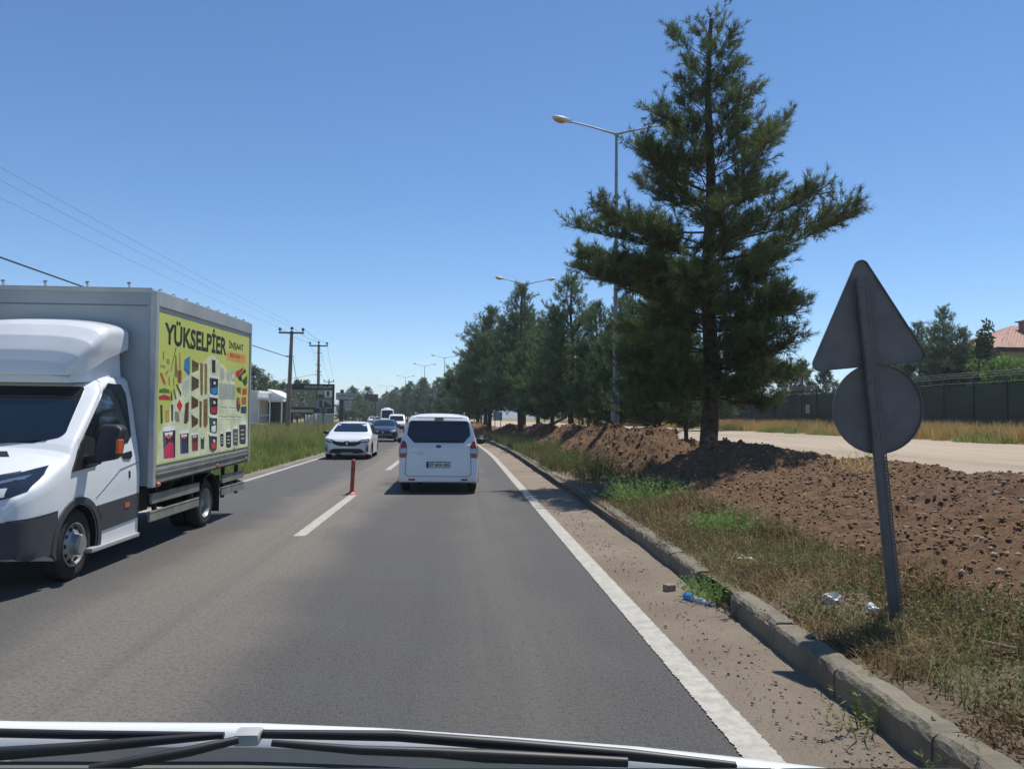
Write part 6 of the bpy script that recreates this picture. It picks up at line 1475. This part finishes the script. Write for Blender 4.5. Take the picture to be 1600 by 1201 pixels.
        b = B(); B_.decal(b, 'f', [(s*q[0], q[1]) for q in [(.62, .98), (.74, .99), (.76, .92), (.64, .90)]], .015, .04); b.obj('lens', M_clear, hl, smooth=40)
        p, n_ = B_.hit('f', s*.56, .955)
        b = B(); b.lathe([(p.y-.03, .024), (p.y-.022, .030), (p.y+.03, .030)], (s*.56, 0, .955), 'y', 20); lp = b.obj('lamp', mat('lit_lamp', srgb('ffd9a0'), .3, emit=3.), hl)
        b = B(); B_.decal(b, X_, [(-.93, .70), (-.40, .735), (-.38, .55), (-.46, .30), (-.86, .285), (-.95, .37)], .016, .07); b.obj('bumper_corner', M_clad, t, smooth=40)
    b = B(); B_.decal(b, 'f', [(-.80, .70), (.80, .70), (.80, .345), (-.80, .345)], .016, .07); b.obj('bumper', M_clad, t, smooth=40)
    b = B(); B_.decal(b, 'f', [(-.24, 1.0), (.24, 1.0), (.28, .76), (-.28, .76)], .012, .07); b.obj('grille', M_trim, t, smooth=40)
    for s in (-1, 1):
        b = B(); B_.decal(b, 't', [(s*p[0], p[1]) for p in [(.10, -.34), (.44, -.29), (.36, -.19), (.10, -.21)]], .006, .06); b.obj('bonnet_vent', M_trim, t)
    b = B()
    for s in (-1, 1):
        B_.line(b, 'f', [(s*.70, 1.13), (s*.40, 1.065), (0, 1.04)], .01)
        B_.line(b, 'x+' if s > 0 else 'x-', [(-.40, .74), (-.93, .705)], .012, .018)
        B_.line(b, 'x+' if s > 0 else 'x-', [(.80, 2.065), (.92, 2.125), (1.38, 2.135)], .01, .006)
    b.obj('panel_gap', M_seam, t)
    global wells_z; wells_z = .36
    B_.finish('cab', M_paint, t, [(0, s*.98, .40) for s in (-1, 1)], depth=.42)
    # wind deflector over the cab
    topf = [(.50, 2.14), (.51, 2.24), (.56, 2.38), (.66, 2.55), (.80, 2.69), (.95, 2.76), (1.15, 2.79), (1.38, 2.80)]
    F_ = Body(topf, [(.50, 2.10), (.60, 2.12), (.9, 2.30), (1.38, 2.46)], [(.50, .56), (.56, .66), (.66, .735), (.85, .79), (1.38, .815)], [(2., .93), (2.3, .97), (2.5, 1.), (3., 1.)], [(.5, .08), (.7, .16), (1.38, .17)], 2.6, 46)
    F_.finish('wind_deflector', M_paint, t, smooth=60)
    F2 = Body([(.52, 2.10), (.62, 2.20), (.9, 2.33), (1.36, 2.50)], [(.52, 2.02), (1.36, 2.10)], [(.52, .55), (.8, .68), (1.36, .74)], [(2., 1.04), (2.2, 1.), (2.6, .96)], .04, 3, 20)
    F2.finish('deflector_base', M_paint, t, smooth=40)
    # cargo box
    bx = bpy.data.objects.new('cargo_box', None); COL.objects.link(bx); bx.parent = t; bx.location = (0, 1.50, .80); bx.rotation_euler = (R(1.1), 0, 0)
    L, W, Hb = 4.02, 1.10, 2.38
    def part(b, name, m, par=bx, **k): return b.obj(name, m, par, **k)
    b = B(); b.box((0, .02, Hb/2), (2*W-.10, .04, Hb-.02)); fwl = part(b, 'front_wall', M_boxf)
    b = B()
    b.box((0, -.004, Hb-.17), (2*W-.2, .006, .012)); b.obj('panel_seam', mat('seam_grey', srgb('6a7176'), .6), fwl)
    for s in (-1, 1):
        b = B(); b.box((s*(W-.035), .04+L/2, Hb/2+.05), (.05, L-.1, Hb-.16)); part(b, 'side_wall', mat('side_panel_white', srgb('b9bcb8'), .5, col2=srgb('c6c9c4'), scale=1.5))
        b = B(); b.box((s*(W-.02), .02, Hb/2), (.075, .09, Hb+.02), None, .012); part(b, 'corner_post', M_alum)
        b = B(); b.box((s*(W-.02), L-.01, Hb/2), (.075, .07, Hb+.02), None, .012); part(b, 'corner_post', M_alum)
        b = B(); b.box((s*(W-.018), L/2, Hb-.075), (.078, L-.1, .19), None, .008); part(b, 'top_rail', M_alum)
        b = B(); b.box((s*(W-.022), L/2, .19), (.07, L-.1, .04), None, .006); b.box((s*(W-.02), L/2, .085), (.064, L-.12, .10), None, .004); b.box((s*(W-.012), L/2, .145), (.08, L-.1, .02)); part(b, 'bottom_rail', M_steel)
        for k in range(9):
            y = .25+k*(L-.5)/8
            b = B(); b.tube([(s*(W-.06), y-.07, Hb+.005), (s*(W-.055), y-.05, Hb+.05), (s*(W-.05), y, Hb+.065), (s*(W-.055), y+.05, Hb+.05), (s*(W-.06), y+.07, Hb+.005)], .008, 6); part(b, 'tie_hook', M_chrome)
        for y in (.16, 2.35, L-.2):
            b = B(); b.ellipsoid((s*(W+.005), y, .07 if y > 1 else .015), (.03, .055, .032), 10, 6); part(b, 'side_marker', M_orange)
    for x in (-.75, -.25, .25, .75):
        b = B(); b.tube([(x, .05, Hb+.02), (x, .05, Hb+.10)], .014, 6); b.ellipsoid((x, .05, Hb+.105), (.028, .028, .02), 8, 6); part(b, 'roof_stud', M_chrome)
    b = B(); b.box((0, L/2, Hb+.0), (2*W-.08, L-.06, .05)); b.box((0, .03, Hb+.02), (2*W-.1, .07, .06), None, .01); part(b, 'roof', M_alum)
    b = B(); b.box((0, L/2, .03), (2*W-.12, L-.06, .07)); part(b, 'floor', M_dark)
    b = B(); b.box((0, L-.03, Hb/2+.05), (2*W-.14, .04, Hb-.2)); part(b, 'rear_door', M_box)
    # banner on the near side
    by0, by1, bz0, bz1 = .10, L-.08, .255, Hb-.20
    X = W+.0005
    def Q(u, v, k): return (X+.0006*k, by0+(by1-by0)*u, bz0+(bz1-bz0)*v)
    g = NG('banner_ground', .5)
    n1 = g.noise(1.2, 3); n2 = g.noise(1, 2, .5, None, 0, (1, 60, .2))
    g.base(g.mix(g.mapr(n2, .5, .8, 0, .12), g.ramp(n1, [(.3, srgb('bcc560')), (.7, srgb('c6cc72'))]), srgb('a8b050')))
    mats = [g.m]; idx = {}
    b = B(); r1 = random.Random(2)
    edge = [(u, 1.0-.012*abs(math.sin(u*23))-.014*r1.random()) for u in np.linspace(0, 1, 40)]
    b.poly([Q(0, 0, 0), Q(1, 0, 0)]+[Q(u, v, 0) for u, v in edge[::-1]])
    lay = []
    for k, (h_, pts) in enumerate(BANNER):
        us_, vs_ = [p[0] for p in pts], [p[1] for p in pts]; bb_ = (min(us_), max(us_), min(vs_), max(vs_))
        kk = 1+max([q[4] for q in lay if q[0] < bb_[1] and q[1] > bb_[0] and q[2] < bb_[3] and q[3] > bb_[2]], default=0)
        lay.append((*bb_, kk))
        if h_ not in idx: idx[h_] = len(mats); mats.append(flat(h_))
        b.mi = idx[h_]; b.poly([Q(u, v, kk) for u, v in pts])
    bn = part(b, 'banner', mats)
    b = B()
    text_mesh(b, 'YÜKSELPİER', Q(.045, .79, 1.5), (0, 1, 0), (0, 0, 1), .135*(bz1-bz0), .635*(by1-by0), .035)
    text_mesh(b, 'İNŞAAT', Q(.712, .853, 1.5), (0, 1, 0), (0, 0, 1), .05*(bz1-bz0), .20*(by1-by0), .035)
    text_mesh(b, '0532 512 64 11', Q(.725, .779, 4), (0, 1, 0), (0, 0, 1), .030*(bz1-bz0), .165*(by1-by0), .012)
    b.obj('lettering', flat('2e2a1c'), bn)
    b = B()
    text_mesh(b, 'dp', Q(.071, .166, 9), (0, 1, 0), (0, 0, 1), .030*(bz1-bz0), .05*(by1-by0), .03)
    text_mesh(b, 'dp', Q(.2155, .149, 9), (0, 1, 0), (0, 0, 1), .022*(bz1-bz0), .035*(by1-by0), .03)
    text_mesh(b, 'dp', Q(.323, .138, 9), (0, 1, 0), (0, 0, 1), .018*(bz1-bz0), .026*(by1-by0), .03)
    b.obj('brand_mark', flat('b8303a'), bn)
    b = B(); b.box((X+.006, (by0+by1)/2, bz0-.004), (.006, by1-by0, .010)); part(b, 'banner_seam', M_seam)
    # chassis, guards, wheels
    ch = B()
    for s in (-1, 1): ch.box((s*.40, 3.1, .62), (.09, 5.0, .18))
    for y in (1.9, 3.0, 4.6, 5.3): ch.box((0, y, .62), (.8, .08, .12))
    ch.tube([(-.75, 3.76, .36), (.75, 3.76, .36)], .07, 10); ch.tube([(.3, 1.0, .45), (.25, 3.5, .45)], .045, 8)
    ch.box((-.55, 2.4, .55), (.4, .9, .34), None, .04); ch.box((.52, 2.2, .56), (.3, .5, .3), None, .03); ch.box((0, 1.3, .5), (1.3, .5, .5))
    ch.obj('chassis', M_dark, t)
    for s in (-1, 1):
        for (z, y0, y1) in ((.635, 1.62, 3.28), (.42, 1.58, 3.28), (.66, 4.30, 5.42), (.47, 4.28, 5.46)):
            b = B(); b.box((s*1.035, (y0+y1)/2, z), (.03, y1-y0, .115), None, .005); b.box((s*1.03, (y0+y1)/2, z+.062), (.05, y1-y0, .012)); b.obj('side_guard', M_steel, t)
        for y in (1.85, 3.1, 4.5, 5.2):
            b = B(); b.box((s*.99, y, .60), (.05, .05, .48)); b.obj('guard_bracket', M_dark, t)
        b = B(); b.box((s*.86, 4.20, .46), (.36, .012, .56)); b.obj('mud_flap', M_trim, t)
        b = B()
        pr_ = ring_poly(3.76, .36, .43, .445, 20, 160); b.prism([(s*1.04, p[0], p[1]) for p in pr_], (-s*.34, 0, 0)); b.obj('mudguard', M_trim, t)
        wheel(t, s*.955, 0, .355, .20, 'truck_front'); wheel(t, s*.985, 3.76, .355, .20, 'truck_rear')
        b = B(); b.lathe([(s*.56, .34), (s*.75, .34)], (0, 3.76, .355), 'x', 30); b.obj('inner_tyre', M_tyre, t, smooth=40)
    b = B(); b.box((0, 5.46, .50), (2.0, .06, .12), None, .01); b.obj('rear_bumper', M_steel, t)
    return t
truck()

# ---- the vehicle we ride in: bonnet edge, cowl and wipers
def own():
    t = thing('own_vehicle', 'white bonnet edge, grey cowl and black wipers of the vehicle the picture is taken from', 'vehicle', (0, 0, 0))
    E = [(-120, 1123), (0, 1128), (200, 1130), (400, 1131), (600, 1139), (800, 1153), (1000, 1168), (1150, 1184), (1300, 1202), (1420, 1222)]
    Yv = lambda px: 1.52-.16*((px-500)/900)**2
    b = B(); rows = [[] for _ in range(9)]
    for px in np.linspace(-120, 1420, 60):
        py = float(np.interp(px, [e[0] for e in E], [e[1] for e in E])); Y = Yv(px); p = at(px, py, Y)
        for k, (dy, dz) in enumerate(((-.030, -.030), (-.022, -.010), (-.008, -.001), (.012, -.002), (.04, -.02), (.18, -.12), (.42, -.30), (.62, -.48), (.70, -.85))):
            rows[k].append(b.v((p.x, Y+dy, p.z+dz)))
    for a, q in zip(rows, rows[1:]):
        for i in range(len(a)-1): b.face([a[i], a[i+1], q[i+1], q[i]])
    b.obj('bonnet', mat('own_paint', srgb('d4d7da'), .3, coat=.4), t, smooth=60)
    b = B(); rows = [[] for _ in range(4)]
    for px in np.linspace(-140, 1440, 40):
        py = float(np.interp(px, [e[0] for e in E], [e[1] for e in E])); Y = Yv(px); p = at(px, py, Y)
        for k, (dy, dz) in enumerate(((-.02, -.06), (-.10, -.055), (-.22, -.035), (-.33, .0))): rows[k].append(b.v((p.x, Y+dy, p.z+dz)))
    for a, q in zip(rows, rows[1:]):
        for i in range(len(a)-1): b.face([a[i], a[i+1], q[i+1], q[i]])
    b.obj('cowl', mat('cowl_grey', srgb('5c625f'), .7), t, smooth=60)
    def arm(pts, r, nm='wiper'):
        b = B()
        P = [at(px, py, Y) for px, py, Y in pts]
        b.tube(P, r, 8); return b
    b = arm([(-60, 1143, 1.40), (120, 1147, 1.40), (350, 1148, 1.40)], [.008, .008, .006]); b.tube([at(-60, 1181, 1.34), at(120, 1168, 1.35), at(205, 1160, 1.37), at(350, 1148, 1.38)], [.012, .010, .009, .006], 8); b.tube([at(140, 1202, 1.3), at(300, 1172, 1.33), at(372, 1155, 1.36)], [.009, .009, .007], 8); b.obj('wiper', M_black, t, smooth=60)
    b = arm([(410, 1146, 1.40), (620, 1149, 1.40), (800, 1163, 1.40), (980, 1178, 1.39), (1150, 1196, 1.37)], [.008, .010, .011, .011, .008]); b.tube([at(425, 1160, 1.36), at(560, 1171, 1.35), at(680, 1175, 1.36), at(760, 1180, 1.36), at(980, 1190, 1.36)], [.006, .008, .009, .012, .009], 8); b.obj('wiper', M_black, t, smooth=60)
    p = at(388, 1150, 1.40); b = B(); b.box(p, (.045, .04, .022), None, .008); b.ellipsoid(at(408, 1145, 1.41), (.010, .010, .008)); b.obj('washer_nozzle', mat('nozzle_grey', srgb('9a9e9d'), .6), t, smooth=40)
    b = B(); rows = [[], [], []]
    for px in np.linspace(-200, 1500, 20):
        p = at(px, 1199, 1.12)
        for k, (dy, dz) in enumerate(((.02, -.03), (0, 0), (-.5, .01))): rows[k].append(b.v((p.x, p.y+dy, p.z+dz)))
    for a, q in zip(rows, rows[1:]):
        for i in range(len(a)-1): b.face([a[i], a[i+1], q[i+1], q[i]])
    b.obj('dashboard', mat('dash_black', srgb('141316'), .8), t)
own()

# ------------------------------------------------------------------ litter and odd stones
def litter(name, lb, cat, loc, b, m, **k):
    o = b.obj(name, m, None, loc, **k); return tag(o, lb, cat)
b = B(); b.box((0, 0, .035), (.10, .085, .07), Matrix.Rotation(.4, 3, 'Z'), .012); litter('stone_block', 'small squared brown stone lying on the dusty strip beyond the bottle', 'stone', (2.08, 7.42, .02), b, mat('block_stone', srgb('7a6a5c'), .95, col2=srgb('94826f'), scale=12))
bt = thing('plastic_bottle', 'crushed clear plastic bottle with a blue label by the broken kerb', 'bottle', (2.2, 6.95, .05), R(115)); bt.rotation_euler = (0, R(4), R(-62))
b = B(); b.lathe([(-.15, .012), (-.14, .034), (-.05, .036), (0, .028), (.06, .034), (.09, .030), (.125, .013), (.145, .013)], (0, 0, 0), 'x', 14); b.obj('body', mat('clear_plastic', srgb('a9b5bd'), .12, coat=.5), bt, smooth=50)
b = B(); b.lathe([(-.135, .0375), (-.045, .0385)], (0, 0, 0), 'x', 14); b.obj('label_band', mat('blue_label', srgb('3f87c4'), .4), bt, smooth=50)
b = B(); b.lathe([(.143, .016), (.165, .016)], (0, 0, 0), 'x', 10); b.obj('cap', mat('blue_label', srgb('3f87c4'), .4), bt)
def crumple(rx, ry, rz, seed, n=3):
    r = np.random.default_rng(seed); t = bmesh.new(); bmesh.ops.create_icosphere(t, subdivisions=n, radius=1); b = B(); b.bm.free(); b.bm = t
    q = np.array([v.co[:] for v in t.verts]); d = fbm(q[:, 0]*1.7+seed, q[:, 1]*1.7+q[:, 2]*1.3, 1.4, 4, .7)
    for v, k in zip(t.verts, d):
        s = 1+.9*k; v.co = (v.co.x*rx*s, v.co.y*ry*s, max(v.co.z*rz*s+rz*.7, .0))
    return b
M_bag = mat('bag_white', srgb('cfd1cc'), .5)
litter('plastic_bag', 'crumpled white plastic bag on the verge left of the sign post', 'bag', (3.1, 6.2, mz(3.1, 6.2)-.01), crumple(.075, .07, .065, 3), M_bag)
litter('paper_scrap', 'crumpled white paper further up the verge behind the kerb', 'paper', (3.08, 8.05, mz(3.08, 8.05)+.0), crumple(.12, .07, .045, 5), M_bag)
litter('paper_scrap', 'small white scrap lying right at the foot of the sign post', 'paper', (3.28, 5.9, mz(3.28, 5.9)+.0), crumple(.05, .06, .06, 8), M_bag)
litter('paper_scrap', 'grey white scrap among dead twigs at the broken kerb', 'paper', (2.52, 6.75, .06), crumple(.06, .05, .07, 9), M_bag)
p = at(1510, 795, 9.2); litter('dirt_clod', 'big dark clod of earth on the bank right of the sign post', 'clod', (p.x, 9.2, p.z-.02), crumple(.11, .10, .10, 12), 'soil', smooth=180)
p = at(1588, 864, 6.8); litter('pale_stone', 'pale rounded stone on the bank at the right edge of the picture', 'stone', (p.x, 6.8, p.z-.03), crumple(.05, .045, .04, 14), mat('pale_stone', srgb('b0a592'), .9), smooth=180)
p = at(1257, 768, 12.2); litter('pale_stone', 'pale stone high on the bank between the tallest pine and the sign', 'stone', (p.x, 12.2, p.z-.03), crumple(.07, .06, .05, 15), mat('pale_stone', srgb('b0a592'), .9), smooth=180)
p = at(1112, 690, 16.0); litter('concrete_lump', 'broken lump of concrete on the peak of the bank before the tallest pine', 'rubble', (p.x, 16.0, p.z-.14), crumple(.12, .14, .17, 16), mat('rubble', srgb('5f5044'), .95, col2=srgb('7d6c5e'), scale=6))
b = B(); b.box((0, 0, .15), (1.9, .9, .14), Matrix.Rotation(-.5, 3, 'Y')); p = at(862, 660, 44); litter('broken_slab', 'broken slab sticking out of the heap behind the tall grass', 'rubble', (p.x, 44, p.z-.25), b, mat('slab', srgb('5a4c42'), .95, col2=srgb('77685c'), scale=3))
b = B(); b.tube([(0, 0, 0), (.55, -.9, .02)], .012, 6); p = at(1575, 1020, 4.75); litter('wooden_stick', 'weathered stick lying on the verge at the right edge', 'stick', (p.x-.15, 4.9, mz(p.x, 4.8)+.04), b, mat('dry_wood', srgb('8c7a66'), .9))
# ------------------------------------------------------------------ thin haze volume, added to soften the distance and lift its darks
hm = bpy.data.materials.new('haze_added'); hm.use_nodes = True
hn = hm.node_tree.nodes; hn.remove(hn['Principled BSDF'])
hv = hn.new('ShaderNodeVolumePrincipled'); hv.inputs['Color'].default_value = (.80, .88, 1, 1); hv.inputs['Density'].default_value = .0005; hv.inputs['Anisotropy'].default_value = .2
hm.node_tree.links.new(hv.outputs[0], hn['Material Output'].inputs['Volume'])
hb_ = B(); hb_.box((0, 1900, 20), (6200, 4300, 42.4)); ho = hb_.obj('haze', hm); ho['kind'] = 'stuff'
